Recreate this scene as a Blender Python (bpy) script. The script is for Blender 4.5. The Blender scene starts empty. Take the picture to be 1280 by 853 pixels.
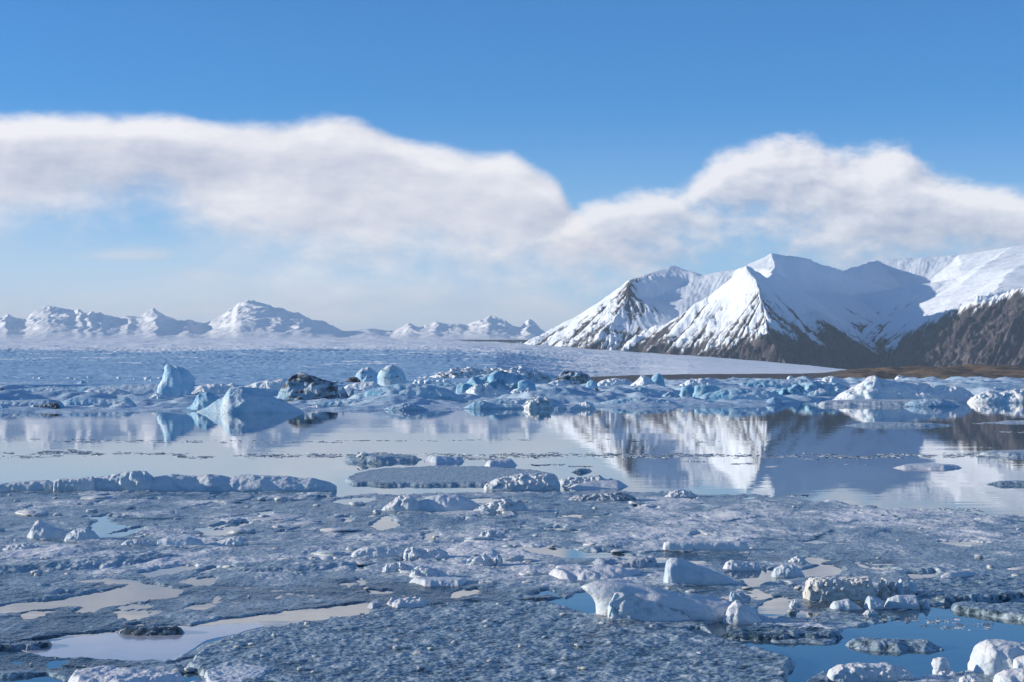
import bpy, math, random
import numpy as np

# ------------------------------------------------------------------ scale of the place
# The photograph's pixels (1280 x 853) are used as a survey: at(px, py) is the point of the lake surface seen there.
FX, CX, HY, EYE = 2400.0, 640.0, 472.5, 5.0
sc = bpy.context.scene
COL = sc.collection

# ------------------------------------------------------------------ camera
cam = bpy.data.cameras.new("camera")
cam.sensor_width = 36.0
cam.lens = 36.0 * FX / 1280.0
cam.shift_y = (HY - 426.5) / 1280.0
cam.clip_start = 0.5
cam.clip_end = 200000.0
HAZE_DENSITY = 2.4e-5
cam_ob = bpy.data.objects.new("camera", cam)
cam_ob.location = (0, 0, EYE)
cam_ob.rotation_euler = (math.radians(90), 0, 0)
COL.objects.link(cam_ob)
sc.camera = cam_ob

# ------------------------------------------------------------------ light
SUN_EL = math.radians(12.0)
SUN_AZ = math.radians(-86.0)          # clockwise from +Y (the viewing direction): from the left
SKY_STRENGTH = 0.138
sun = bpy.data.lights.new("sun", 'SUN')
sun.energy = 5.0
sun.angle = math.radians(0.5)
sun.color = (1.0, 0.89, 0.74)
sun_ob = bpy.data.objects.new("sun", sun)
sun_ob.rotation_euler = (math.radians(90) - SUN_EL, 0, -SUN_AZ + math.pi)
COL.objects.link(sun_ob)

sc.view_settings.view_transform = 'Standard'
sc.view_settings.look = 'None'
sc.view_settings.gamma = 1.0
sc.view_settings.use_curve_mapping = False
sc.view_settings.exposure = 0.30
sc.render.engine = 'CYCLES'
sc.cycles.use_denoising = True
sc.cycles.max_bounces = 6
sc.cycles.diffuse_bounces = 3
sc.cycles.glossy_bounces = 3
sc.cycles.transmission_bounces = 2
sc.cycles.volume_bounces = 0
sc.cycles.sample_clamp_indirect = 4.0
sc.cycles.caustics_reflective = False
sc.cycles.caustics_refractive = False


class T:
    """small helper around a node tree"""
    def __init__(self, tree):
        self.t = tree

    def n(self, kind, **kw):
        nd = self.t.nodes.new(kind)
        for k, v in kw.items():
            setattr(nd, k, v)
        return nd

    def put(self, sock, v):
        if isinstance(v, bpy.types.NodeSocket):
            self.t.links.new(v, sock)
        elif v is not None:
            sock.default_value = v

    def m(self, op, a, b=None, c=None, clamp=False):
        nd = self.n('ShaderNodeMath', operation=op, use_clamp=clamp)
        self.put(nd.inputs[0], a)
        if b is not None: self.put(nd.inputs[1], b)
        if c is not None: self.put(nd.inputs[2], c)
        return nd.outputs[0]

    def vm(self, op, a, b=None):
        nd = self.n('ShaderNodeVectorMath', operation=op)
        self.put(nd.inputs[0], a)
        if b is not None: self.put(nd.inputs[1], b)
        return nd.outputs[0]

    def ss(self, x, lo, hi, a=0.0, b=1.0):
        nd = self.n('ShaderNodeMapRange', interpolation_type='SMOOTHSTEP')
        self.put(nd.inputs['Value'], x)
        self.put(nd.inputs['From Min'], lo); self.put(nd.inputs['From Max'], hi)
        self.put(nd.inputs['To Min'], a); self.put(nd.inputs['To Max'], b)
        return nd.outputs[0]

    def mix(self, f, a, b, blend='MIX'):
        nd = self.n('ShaderNodeMix', data_type='RGBA', blend_type=blend)
        self.put(nd.inputs[0], f)
        for s, v in ((nd.inputs[6], a), (nd.inputs[7], b)):
            if isinstance(v, tuple) and len(v) == 3: v = (*v, 1.0)
            self.put(s, v)
        return nd.outputs[2]

    def noise(self, vec, scale, detail=3.0, rough=0.55, lac=2.0, dist=0.0):
        nd = self.n('ShaderNodeTexNoise')
        self.put(nd.inputs['Vector'], vec)
        nd.inputs['Scale'].default_value = scale
        nd.inputs['Detail'].default_value = detail
        nd.inputs['Roughness'].default_value = rough
        nd.inputs['Lacunarity'].default_value = lac
        nd.inputs['Distortion'].default_value = dist
        return nd.outputs[0]

    def comb(self, x, y, z):
        nd = self.n('ShaderNodeCombineXYZ')
        self.put(nd.inputs[0], x); self.put(nd.inputs[1], y); self.put(nd.inputs[2], z)
        return nd.outputs[0]

    def sep(self, v):
        nd = self.n('ShaderNodeSeparateXYZ')
        self.put(nd.inputs[0], v)
        return nd.outputs

    def curve(self, x, pts):
        """piecewise curve through pts [(x, y)], x and y in 0..1"""
        nd = self.n('ShaderNodeFloatCurve')
        cm = nd.mapping
        cv = cm.curves[0]
        pts = sorted(pts)
        while len(cv.points) < len(pts):
            cv.points.new(0.5, 0.5)
        for p, (a, b) in zip(cv.points, pts):
            p.location = (a, b)
            p.handle_type = 'AUTO_CLAMPED'
        cm.use_clip = False
        cm.update()
        self.put(nd.inputs['Value'], x)
        return nd.outputs[0]


# ------------------------------------------------------------------ world: clear sky with two cloud banks
world = bpy.data.worlds.new("World")
sc.world = world
world.use_nodes = True
world.node_tree.nodes.clear()
W = T(world.node_tree)
sky = W.n('ShaderNodeTexSky', sky_type='NISHITA')
sky.sun_disc = False
sky.sun_elevation = SUN_EL
sky.sun_rotation = SUN_AZ
sky.altitude = 0.0
sky.air_density = 0.7
sky.dust_density = 0.0
sky.ozone_density = 6.0
geo = W.n('ShaderNodeTexCoord')
dx, dy, dz = W.sep(geo.outputs['Generated'])
az = W.m('ARCTAN2', dx, dy)
hyp = W.m('SQRT', W.m('ADD', W.m('MULTIPLY', dx, dx), W.m('MULTIPLY', dy, dy)))
el = W.m('DIVIDE', dz, W.m('MAXIMUM', hyp, 0.001))          # tangent of the elevation


def azn(px):           # survey column -> curve coordinate
    return (math.atan((px - CX) / FX) + 0.45) / 0.9


def eln(px, py):       # survey row -> curve coordinate (tangent of elevation, x3)
    return (HY - py) / FX / math.sqrt(1 + ((px - CX) / FX) ** 2) * 4.0


BANK1 = ([(-420, 185), (-200, 148), (0, 143), (120, 143), (220, 147), (285, 156), (320, 154), (370, 152), (430, 142), (470, 156),
          (520, 177), (580, 188), (625, 190), (662, 205), (688, 222), (712, 256), (745, 292), (800, 326), (870, 350)],
         [(-420, 262), (-200, 290), (0, 286), (60, 280), (120, 268), (175, 262), (215, 278), (250, 304), (290, 326), (350, 346),
          (420, 354), (560, 358), (700, 358), (780, 352), (860, 351)])
BANK2 = ([(660, 302), (700, 286), (720, 268), (760, 250), (800, 243), (845, 238), (880, 208), (920, 184), (960, 174), (1015, 176),
          (1040, 192), (1075, 190), (1110, 182), (1150, 202), (1190, 222), (1230, 236), (1290, 246), (1420, 240), (1700, 280)],
         [(660, 304), (700, 312), (740, 324), (800, 326), (850, 310), (900, 296), (960, 290), (1000, 292), (1030, 312), (1065, 332),
          (1130, 340), (1200, 334), (1290, 330), (1420, 330), (1700, 300)])
grp = bpy.data.node_groups.new("cloud_density", 'ShaderNodeTree')
for nm in ("az", "el"):
    grp.interface.new_socket(nm, in_out='INPUT', socket_type='NodeSocketFloat')
for nm in ("bank1", "bank2"):
    grp.interface.new_socket(nm, in_out='OUTPUT', socket_type='NodeSocketFloat')
G = T(grp)
gi = G.n('NodeGroupInput'); go = G.n('NodeGroupOutput')
gaz, gel = gi.outputs[0], gi.outputs[1]
guv = G.comb(gaz, G.m('MULTIPLY', gel, 1.7), 0.0)
big = G.m('SUBTRACT', G.noise(guv, 11.0, 2.0, 0.5), 0.5)
med = G.m('SUBTRACT', G.noise(G.vm('ADD', guv, (3.1, 7.7, 1.3)), 22.0, 7.0, 0.60), 0.5)
bil = G.m('SUBTRACT', 0.30, G.m('ABSOLUTE', G.m('SUBTRACT', G.noise(G.vm('ADD', guv, (1.1, 0.4, 6.3)), 30.0, 4.0, 0.5), 0.5)))
bil2 = G.m('SUBTRACT', 0.28, G.m('ABSOLUTE', G.m('SUBTRACT', G.noise(G.vm('ADD', guv, (4.1, 2.4, 3.3)), 75.0, 4.0, 0.55), 0.5)))
bil = G.m('ADD', bil, G.m('MULTIPLY', bil2, 0.55))
gt = G.m('ADD', G.m('DIVIDE', G.m('ADD', gaz, 0.45), 0.9), G.m('MULTIPLY', big, 0.02))
gv = G.m('ADD', G.m('MULTIPLY', gel, 4.0), G.m('MULTIPLY', big, 0.035))
for k, (top_, bot_) in enumerate((BANK1, BANK2)):
    ct = G.curve(gt, [(azn(x), eln(x, y)) for x, y in top_])
    cb = G.curve(gt, [(azn(x), eln(x, y)) for x, y in bot_])
    up = G.m('MULTIPLY', G.m('SUBTRACT', ct, gv), 52.0 if k == 0 else 40.0)
    lo = G.m('MULTIPLY', G.m('SUBTRACT', gv, cb), 11.0)
    dens = G.m('MINIMUM', G.m('MINIMUM', up, lo), 2.2)
    dens = G.m('ADD', dens, G.m('ADD', G.m('MULTIPLY', med, 2.4 if k == 0 else 3.2), G.m('MULTIPLY', G.m('SUBTRACT', bil, 0.15), 1.2 if k == 0 else 2.6)))
    G.put(go.inputs[k], dens)


def density(a, e):
    nd = W.n('ShaderNodeGroup'); nd.node_tree = grp
    W.put(nd.inputs[0], a); W.put(nd.inputs[1], e)
    return nd.outputs


D0 = density(az, el)
D1 = density(W.m('ADD', az, -0.0045), W.m('ADD', el, 0.0050))       # a little and further towards the sun
D2 = density(W.m('ADD', az, -0.014), W.m('ADD', el, 0.013))
front = W.ss(W.m('ABSOLUTE', az), 0.44, 0.40)
puv = W.comb(az, W.m('MULTIPLY', el, 1.6), 0.0)
body = W.noise(W.vm('ADD', W.vm('MULTIPLY', puv, (1.0, 2.6, 1.0)), (5.0, 2.0, 0.0)), 6.5, 5.0, 0.55)
fine = W.noise(W.vm('ADD', W.vm('MULTIPLY', puv, (1.0, 1.7, 1.0)), (2.0, 9.0, 0.0)), 26.0, 7.0, 0.6)


def cloud(k, base, cover, gain, low):
    alpha = W.ss(D0[k], -0.25, 1.5, 0.0, cover)
    near = W.m('SUBTRACT', D0[k], D1[k])
    far_ = W.m('SUBTRACT', D0[k], D2[k])
    x = W.m('MULTIPLY', W.m('ADD', W.m('MULTIPLY', near, 0.42), W.m('MULTIPLY', far_, 0.17)), gain)
    x = W.m('ADD', x, W.ss(el, 0.125, 0.045, 0.0, low))
    x = W.m('ADD', W.m('ADD', x, base), W.m('ADD', W.m('MULTIPLY', W.m('SUBTRACT', body, 0.5), 1.1), W.m('MULTIPLY', W.m('SUBTRACT', fine, 0.5), 0.8)), clamp=True)
    return alpha, x


def bank(top, bot, soft_top, soft_bot, opac):
    ct = W.curve(tw, [(azn(x), eln(x, y)) for x, y in top])
    cb = W.curve(tw, [(azn(x), eln(x, y)) for x, y in bot])
    a = W.ss(W.m('SUBTRACT', ct, vw), -0.1 * soft_top, soft_top)
    b = W.ss(W.m('SUBTRACT', vw, cb), -0.1 * soft_bot, soft_bot)
    return W.m('MULTIPLY', W.m('MULTIPLY', a, b), opac)


w2 = W.m('SUBTRACT', W.noise(W.vm('ADD', puv, (3.1, 7.7, 1.3)), 16.0, 5.0, 0.58), 0.5)
tw = W.m('ADD', W.m('DIVIDE', W.m('ADD', az, 0.45), 0.9), W.m('MULTIPLY', w2, 0.03))
vw = W.m('ADD', W.m('MULTIPLY', el, 4.0), W.m('MULTIPLY', w2, 0.06))
cl3 = bank([(-420, 340), (0, 352), (110, 350), (200, 346), (300, 344), (400, 338), (560, 340), (680, 346), (740, 360), (800, 385), (900, 420), (1700, 440)],
           [(-420, 520), (1700, 520)], 0.075, 0.05, 0.93)
cl4 = bank([(60, 322), (110, 310), (160, 302), (200, 304), (235, 318), (420, 345)],
           [(60, 323), (110, 324), (160, 329), (200, 328), (235, 321), (420, 346)], 0.03, 0.02, 0.6)
cl5 = bank([(150, 352), (205, 340), (240, 331), (275, 339), (330, 352), (420, 360)],
           [(150, 353), (205, 358), (240, 363), (275, 361), (330, 356), (420, 361)], 0.04, 0.03, 0.6)
veil = bank([(-420, 262), (0, 262), (240, 268), (420, 290), (700, 330), (800, 350), (900, 400), (1700, 440)], [(-420, 520), (1700, 520)], 0.16, 0.05, 0.52)
CLOUD_SHADE = (0.40, 0.42, 0.52, 1)
CLOUD_LIT = (0.88, 0.84, 0.83, 1)
sky_rad = W.vm('SCALE', sky.outputs[0], None)
sky_rad.node.inputs['Scale'].default_value = SKY_STRENGTH
col = W.mix(1.0, sky_rad, (0.66, 0.99, 1.03, 1), 'MULTIPLY')
a1, x1 = cloud(0, 0.42, 0.90, 0.60, 0.45)
a2, x2 = cloud(1, 0.48, 0.86, 0.75, 0.0)
low_air = W.m('MULTIPLY', W.ss(el, 0.15, 0.02), 0.46)
for cov, c_shade, c_lit, lit in (
        (low_air, (0.58, 0.70, 0.80, 1), (0.58, 0.70, 0.80, 1), body),
        (veil, (0.60, 0.68, 0.76, 1), (0.70, 0.73, 0.77, 1), body),
        (W.m('MULTIPLY', cl3, W.ss(fine, 0.25, 0.6, 0.72, 1.0)), (0.45, 0.52, 0.64, 1), (0.72, 0.71, 0.74, 1), W.m('ADD', W.m('MULTIPLY', W.m('SUBTRACT', fine, 0.5), 1.2), W.m('ADD', body, 0.1), clamp=True)),
        (cl4, CLOUD_SHADE, CLOUD_LIT, W.m('ADD', fine, 0.1, clamp=True)),
        (cl5, CLOUD_SHADE, CLOUD_LIT, fine),
        (a1, CLOUD_SHADE, CLOUD_LIT, x1),
        (a2, CLOUD_SHADE, CLOUD_LIT, x2)):
    cc = W.mix(lit, c_shade, c_lit)
    col = W.mix(W.m('MULTIPLY', cov, front), col, cc)
# unseen broken cloud added over the rest of the sky for more neutral ambient light
else_ = W.m('MAXIMUM', W.ss(W.m('ABSOLUTE', az), 0.50, 0.85), W.ss(el, 0.30, 0.50))
over = W.ss(W.noise(geo.outputs['Generated'], 2.6, 4.0, 0.55), 0.46, 0.62, 0.0, 0.32)
col = W.mix(W.m('MULTIPLY', W.m('MULTIPLY', over, else_), W.ss(dz, 0.0, 0.06)), col, (0.43, 0.53, 0.63, 1))
bg = W.n('ShaderNodeBackground')
W.put(bg.inputs['Color'], col)
bg.inputs['Strength'].default_value = 1.0
wout = W.n('ShaderNodeOutputWorld')
W.t.links.new(bg.outputs[0], wout.inputs['Surface'])

# ------------------------------------------------------------------ numeric noise
_rng = np.random.default_rng(7)
_perm = _rng.permutation(256).astype(np.int64)
_perm = np.concatenate([_perm, _perm, _perm])
_g = _rng.normal(size=(256, 3)); _g /= np.linalg.norm(_g, axis=1)[:, None]


_g = _g.astype(np.float32); _perm = _perm.astype(np.int32)
_gx, _gy, _gz = (np.ascontiguousarray(_g[:, i]) for i in range(3))


def perlin(x, y, z=0.0):
    x, y, z = np.broadcast_arrays(np.asarray(x, float), np.asarray(y, float), np.asarray(z, float))
    flat_z = z.size > 1 and z.strides == (0,) * z.ndim
    xi, yi, zi = np.floor(x), np.floor(y), np.floor(z)
    xf, yf, zf = (x - xi).astype(np.float32), (y - yi).astype(np.float32), (z - zi).astype(np.float32)
    u, v, w = (f * f * f * (f * (f * 6 - 15) + 10) for f in (xf, yf, zf))
    xi = xi.astype(np.int32) & 255; yi = yi.astype(np.int32) & 255; zi = zi.astype(np.int32) & 255
    A0 = _perm[xi] + yi; A1 = _perm[xi + 1] + yi
    B = {(0, 0): _perm[A0], (0, 1): _perm[A0 + 1], (1, 0): _perm[A1], (1, 1): _perm[A1 + 1]}

    def lay(k):
        def gr(i, j):
            h = _perm[(B[i, j] + zi + k) & 255]
            return _gx[h] * (xf - i) + _gy[h] * (yf - j) + _gz[h] * (zf - k)
        a = gr(0, 0); a += (gr(1, 0) - a) * u
        b = gr(0, 1); b += (gr(1, 1) - b) * u
        return a + (b - a) * v
    e = lay(0)
    if flat_z and float(zf.flat[0]) == 0.0:
        return e * 1.5
    return (e + (lay(1) - e) * w) * 1.5


def fbm(x, y, z=0.0, o=4, lac=2.03, gain=0.5):
    s, a = 0.0, 1.0
    for i in range(o):
        s = s + a * perlin(x + 17.3 * i, y + 9.1 * i, np.asarray(z) + 4.0 * i)
        x, y, z = x * lac, y * lac, (z if np.ndim(z) == 0 else z * lac)
        a *= gain
    return s


def ridged(x, y, z=0.0, o=4, lac=2.03, gain=0.5):
    s, a = 0.0, 1.0
    for i in range(o):
        s = s + a * (1 - 2 * np.abs(perlin(x + 31.7 * i, y + 5.3 * i, np.asarray(z) + 3.0 * i)))
        x, y, z = x * lac, y * lac, (z if np.ndim(z) == 0 else z * lac)
        a *= gain
    return s


def sstep(x, a, b):
    t = np.clip((x - a) / (b - a), 0, 1)
    return t * t * (3 - 2 * t)


def at(px, py, z=0.0):
    Y = (EYE - z) * FX / (py - HY)
    return (px - CX) / FX * Y, Y


def pt(px, py, Y):
    return (px - CX) / FX * Y, Y, EYE + (HY - py) / FX * Y


def sdf(poly, x, y, ys=2.5):
    """signed distance to a polygon (positive inside) in survey pixels, rows stretched by ys"""
    p = np.array(poly, float) * np.array([1, ys])
    x = np.asarray(x, float); y = np.asarray(y, float) * ys
    d = np.full(x.shape, 1e9); ins = np.zeros(x.shape, bool)
    n = len(p)
    for i in range(n):
        a, b = p[i], p[(i + 1) % n]
        e = b - a
        wx, wy = x - a[0], y - a[1]
        t = np.clip((wx * e[0] + wy * e[1]) / max(e @ e, 1e-9), 0, 1)
        d = np.minimum(d, (wx - e[0] * t) ** 2 + (wy - e[1] * t) ** 2)
        c = (a[1] > y) != (b[1] > y)
        with np.errstate(divide='ignore', invalid='ignore'):
            xc = a[0] + (y - a[1]) * e[0] / (e[1] if e[1] != 0 else 1e-9)
        ins ^= c & (x < xc)
    return np.where(ins, 1, -1) * np.sqrt(d)


# ------------------------------------------------------------------ mesh helpers
def tag(o, label=None, cat=None, group=None, kind=None):
    if label: o['label'] = label
    if cat: o['category'] = cat
    if group: o['group'] = group
    if kind: o['kind'] = kind
    return o


def mesh_np(name, verts, quads, mat, loc=(0, 0, 0), parent=None, attrs=None, smooth=True, tris=None):
    me = bpy.data.meshes.new(name)
    verts = np.asarray(verts, float).reshape(-1, 3) - np.array(loc)
    faces = []
    nq = 0 if quads is None else len(quads)
    nt = 0 if tris is None else len(tris)
    me.vertices.add(len(verts))
    me.vertices.foreach_set('co', verts.astype(np.float32).ravel())
    loops = []
    if nq: loops.append(np.asarray(quads).ravel())
    if nt: loops.append(np.asarray(tris).ravel())
    lv = np.concatenate(loops).astype(np.int32)
    me.loops.add(len(lv)); me.loops.foreach_set('vertex_index', lv)
    me.polygons.add(nq + nt)
    ls = np.concatenate([np.arange(nq) * 4, nq * 4 + np.arange(nt) * 3]).astype(np.int32)
    me.polygons.foreach_set('loop_start', ls)
    me.update(calc_edges=True)
    me.polygons.foreach_set('use_smooth', np.full(nq + nt, smooth))
    for k, v in (attrs or {}).items():
        a = me.attributes.new(k, 'FLOAT', 'POINT')
        a.data.foreach_set('value', np.asarray(v, np.float32).ravel())
    me.validate()
    me.materials.append(mat)
    o = bpy.data.objects.new(name, me)
    o.location = loc
    COL.objects.link(o)
    if parent is not None:
        o.parent = parent
        o.location = np.array(loc) - np.array(parent.location)
    return o


def grid_quads(nr, nc, keep=None, closed=False):
    r = np.arange(nr - 1)[:, None]; c = np.arange(nc - (0 if closed else 1))[None, :]
    c2 = (c + 1) % nc
    q = np.stack(np.broadcast_arrays(r * nc + c, r * nc + c2, (r + 1) * nc + c2, (r + 1) * nc + c), -1).reshape(-1, 4)
    if keep is not None:
        k = keep.ravel()
        q = q[k[q].any(axis=1)]
    return q


def compact(verts, quads, attrs):
    used = np.unique(quads)
    remap = np.full(len(verts), -1); remap[used] = np.arange(len(used))
    return verts[used], remap[quads], {k: np.asarray(v).ravel()[used] for k, v in attrs.items()}


# ------------------------------------------------------------------ materials
def new_mat(name):
    m = bpy.data.materials.new(name)
    m.use_nodes = True
    m.node_tree.nodes.clear()
    t = T(m.node_tree)
    out = t.n('ShaderNodeOutputMaterial')
    b = t.n('ShaderNodeBsdfPrincipled')
    t.t.links.new(b.outputs[0], out.inputs[0])
    return m, t, b


def bump(t, b, h, dist, strength=1.0):
    nd = t.n('ShaderNodeBump')
    nd.inputs['Strength'].default_value = strength
    nd.inputs['Distance'].default_value = dist
    t.put(nd.inputs['Height'], h)
    t.put(b.inputs['Normal'], nd.outputs[0])


def attr(t, name):
    nd = t.n('ShaderNodeAttribute'); nd.attribute_name = name
    return nd.outputs['Fac']


def water_material():
    m, t, b = new_mat("lagoon_water")
    tc = t.n('ShaderNodeTexCoord').outputs['Object']
    b.inputs['Base Color'].default_value = (0.035, 0.085, 0.125, 1)
    b.inputs['Roughness'].default_value = 0.008
    b.inputs['IOR'].default_value = 1.45
    v = t.vm('MULTIPLY', tc, (0.25, 1.0, 1.0))
    v2 = t.vm('MULTIPLY', tc, (0.02, 0.09, 1.0))
    h = t.m('ADD', t.m('MULTIPLY', t.noise(v, 1.1, 2.0, 0.5), 0.0045), t.m('MULTIPLY', t.noise(v2, 1.0, 2.0, 0.5), 0.024))
    bump(t, b, h, 1.0, 0.42)
    return m


def snow_rock_material(name, rock_a, rock_b, snow=(0.80, 0.865, 0.93), scale=1.0, bump_m=3.0, rock_scale=1.0):
    m, t, b = new_mat(name)
    tc = t.n('ShaderNodeTexCoord').outputs['Object']
    s = attr(t, 'snow')
    n1 = t.noise(tc, 0.02 * scale, 5.0, 0.65)
    n2 = t.noise(t.vm('ADD', tc, (311., 77., 5.)), 0.05 * scale, 4.0, 0.7)
    f = t.m('ADD', s, t.m('ADD', t.m('MULTIPLY', t.m('SUBTRACT', n1, 0.5), 0.22), t.m('MULTIPLY', t.m('SUBTRACT', n2, 0.5), 0.30)))
    f = t.ss(f, 0.40, 0.60)
    rock = t.mix(t.ss(t.noise(t.vm('MULTIPLY', tc, (1., 1., 0.35)), 0.012 * scale * rock_scale, 6.0, 0.7), 0.35, 0.65), rock_a, rock_b)
    t.put(b.inputs['Base Color'], t.mix(f, rock, snow))
    b.inputs['Roughness'].default_value = 0.8
    b.inputs['Specular IOR Level'].default_value = 0.15
    h = t.m('MULTIPLY', t.noise(tc, 0.03 * scale, 6.0, 0.65), t.m('SUBTRACT', 1.25, f))
    bump(t, b, h, bump_m * 6, 0.8)
    return m


def ice_material(name, white=(0.84, 0.86, 0.88), blue=(0.36, 0.62, 0.80), blue_amt=0.5, dirt=0.0, scale=1.0, bump_m=0.2,
                 rough=0.45, sss=0.0, top_snow=0.35, dirt_col=(0.05, 0.05, 0.055), band=True, dirt_stretch=(0.35, 0.35, 1.6)):
    m, t, b = new_mat(name)
    tc = t.n('ShaderNodeTexCoord').outputs['Object']
    nz = t.sep(t.n('ShaderNodeNewGeometry').outputs['Normal'])[2]
    n1 = t.noise(tc, 0.35 * scale, 4.0, 0.6)
    n2 = t.noise(tc, 1.6 * scale, 4.0, 0.65)
    n3 = t.noise(t.vm('MULTIPLY', tc, (1., 1., 2.5)), 4.5 * scale, 3.0, 0.6)
    f = t.m('ADD', t.m('MULTIPLY', t.m('SUBTRACT', n1, 0.5), 1.4), t.m('MULTIPLY', t.m('SUBTRACT', n2, 0.5), 0.7))
    f = t.m('ADD', f, 1.0 - blue_amt)
    f = t.m('ADD', f, t.m('MULTIPLY', t.ss(nz, 0.3, 0.95), top_snow))
    f = t.ss(f, 0.2, 0.9)
    c = t.mix(f, blue, white)
    c = t.mix(t.ss(n3, 0.35, 0.7, 0.0, 0.28), c, (0.50, 0.62, 0.72))
    if dirt > 0:
        d = t.noise(t.vm('MULTIPLY', tc, dirt_stretch), 0.9 * scale, 5.0, 0.7, dist=0.6)
        d = t.ss(t.m('ADD', d, t.m('MULTIPLY', t.m('SUBTRACT', n2, 0.5), 0.5)), 0.62 - 0.26 * dirt, 0.74 - 0.2 * dirt, 0.0, 0.9)
        c = t.mix(d, c, dirt_col)
    t.put(b.inputs['Base Color'], c)
    b.inputs['Roughness'].default_value = rough
    b.inputs['Specular IOR Level'].default_value = 0.4
    b.inputs['IOR'].default_value = 1.31
    if sss > 0:
        b.inputs['Subsurface Weight'].default_value = sss
        b.inputs['Subsurface Radius'].default_value = (0.25, 0.65, 1.0)
        b.inputs['Subsurface Scale'].default_value = 0.5 / scale
    n4 = t.noise(tc, 14.0 * scale, 4.0, 0.7)
    h = t.m('ADD', t.m('MULTIPLY', n2, 1.0), t.m('ADD', t.m('MULTIPLY', n3, 0.4), t.m('MULTIPLY', n4, 0.22)))
    bump(t, b, h, bump_m, 0.8)
    t.put(b.inputs['Roughness'], t.ss(n4, 0.35, 0.65, rough - 0.2, rough + 0.15))
    return m


def slush_material(name, wet=(0.026, 0.056, 0.074), frost=(0.34, 0.44, 0.50), white=(0.82, 0.83, 0.84), grain=9.0):
    """brash of candled ice: wet dark grains, frosted grains and white snow, grain by grain"""
    m, t, b = new_mat(name)
    tc = t.n('ShaderNodeTexCoord').outputs['Object']
    s = attr(t, 'snow')
    vo = t.n('ShaderNodeTexVoronoi', feature='F1')
    t.put(vo.inputs['Vector'], t.vm('ADD', tc, t.vm('SCALE', t.n('ShaderNodeTexNoise').outputs['Color'], None)))
    t.t.nodes.remove(vo.inputs['Vector'].links[0].from_node)
    t.put(vo.inputs['Vector'], tc)
    vo.inputs['Scale'].default_value = grain
    vo.inputs['Randomness'].default_value = 1.0
    cr = t.sep(vo.outputs['Color'])
    vb = t.n('ShaderNodeTexVoronoi', feature='F1')
    t.put(vb.inputs['Vector'], tc); vb.inputs['Scale'].default_value = grain * 0.33
    cb_ = t.sep(vb.outputs['Color'])
    n1 = t.noise(tc, grain * 0.35, 6.0, 0.72)
    n2 = t.noise(t.vm('MULTIPLY', tc, (0.5, 1.0, 1.0)), 0.9, 4.0, 0.6)
    g = t.m('ADD', t.m('MULTIPLY', t.m('SUBTRACT', cr[0], 0.5), 0.34), t.m('MULTIPLY', t.m('SUBTRACT', n1, 0.5), 1.1))
    g = t.m('ADD', g, t.m('MULTIPLY', t.ss(cb_[0], 0.86, 0.98), t.m('MULTIPLY', t.ss(vb.outputs['Distance'], 0.42, 0.18), 0.42)))
    g = t.m('ADD', g, t.m('MULTIPLY', t.m('SUBTRACT', n2, 0.5), 0.7))
    f = t.m('ADD', s, g)
    c = t.mix(t.ss(f, 0.05, 0.60), wet, frost)
    c = t.mix(t.ss(f, 0.62, 1.05), c, white)
    sp = t.noise(tc, grain * 2.6, 2.0, 0.6)
    c = t.mix(t.ss(sp, 0.60, 0.72, 0.0, 0.65), c, white)
    c = t.mix(t.ss(sp, 0.44, 0.30, 0.0, 0.75), c, wet)
    t.put(b.inputs['Base Color'], c)
    t.put(b.inputs['Roughness'], t.ss(f, 0.2, 0.9, 0.20, 0.60))
    b.inputs['IOR'].default_value = 1.31
    h = t.m('ADD', t.m('MULTIPLY', cr[1], 0.5), t.m('MULTIPLY', n1, 1.0))
    h = t.m('SUBTRACT', h, t.m('MULTIPLY', vo.outputs['Distance'], 0.6))
    bump(t, b, h, 0.22 / grain, 0.8)
    return m


M_WATER = water_material()
M_MOUNT = snow_rock_material("mountain_rock_and_snow", (0.034, 0.035, 0.048), (0.135, 0.113, 0.122))
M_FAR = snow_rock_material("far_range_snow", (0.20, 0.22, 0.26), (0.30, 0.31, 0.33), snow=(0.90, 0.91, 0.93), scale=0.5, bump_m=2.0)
M_GLACIER = snow_rock_material("glacier_ice", (0.26, 0.48, 0.69), (0.42, 0.62, 0.78), snow=(0.88, 0.92, 0.95), scale=2.2, bump_m=0.2)
def moraine_material():
    m, t, b = new_mat("moraine_gravel")
    tc = t.n('ShaderNodeTexCoord').outputs['Object']
    n = t.noise(t.vm('MULTIPLY', tc, (1.0, 0.4, 1.0)), 0.05, 6.0, 0.65)
    n2 = t.noise(tc, 0.35, 5.0, 0.7)
    tan = t.mix(t.ss(n, 0.38, 0.62), (0.060, 0.050, 0.042), (0.200, 0.140, 0.085))
    grey = t.mix(n2, (0.060, 0.062, 0.068), (0.120, 0.115, 0.115))
    c = t.mix(attr(t, 'tan'), grey, tan)
    c = t.mix(t.ss(t.m('ADD', attr(t, 'snow'), t.m('MULTIPLY', t.m('SUBTRACT', n2, 0.5), 0.4)), 0.45, 0.6), c, (0.8, 0.82, 0.85))
    t.put(b.inputs['Base Color'], c)
    b.inputs['Roughness'].default_value = 0.9
    bump(t, b, n2, 1.2, 0.8)
    return m


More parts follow.
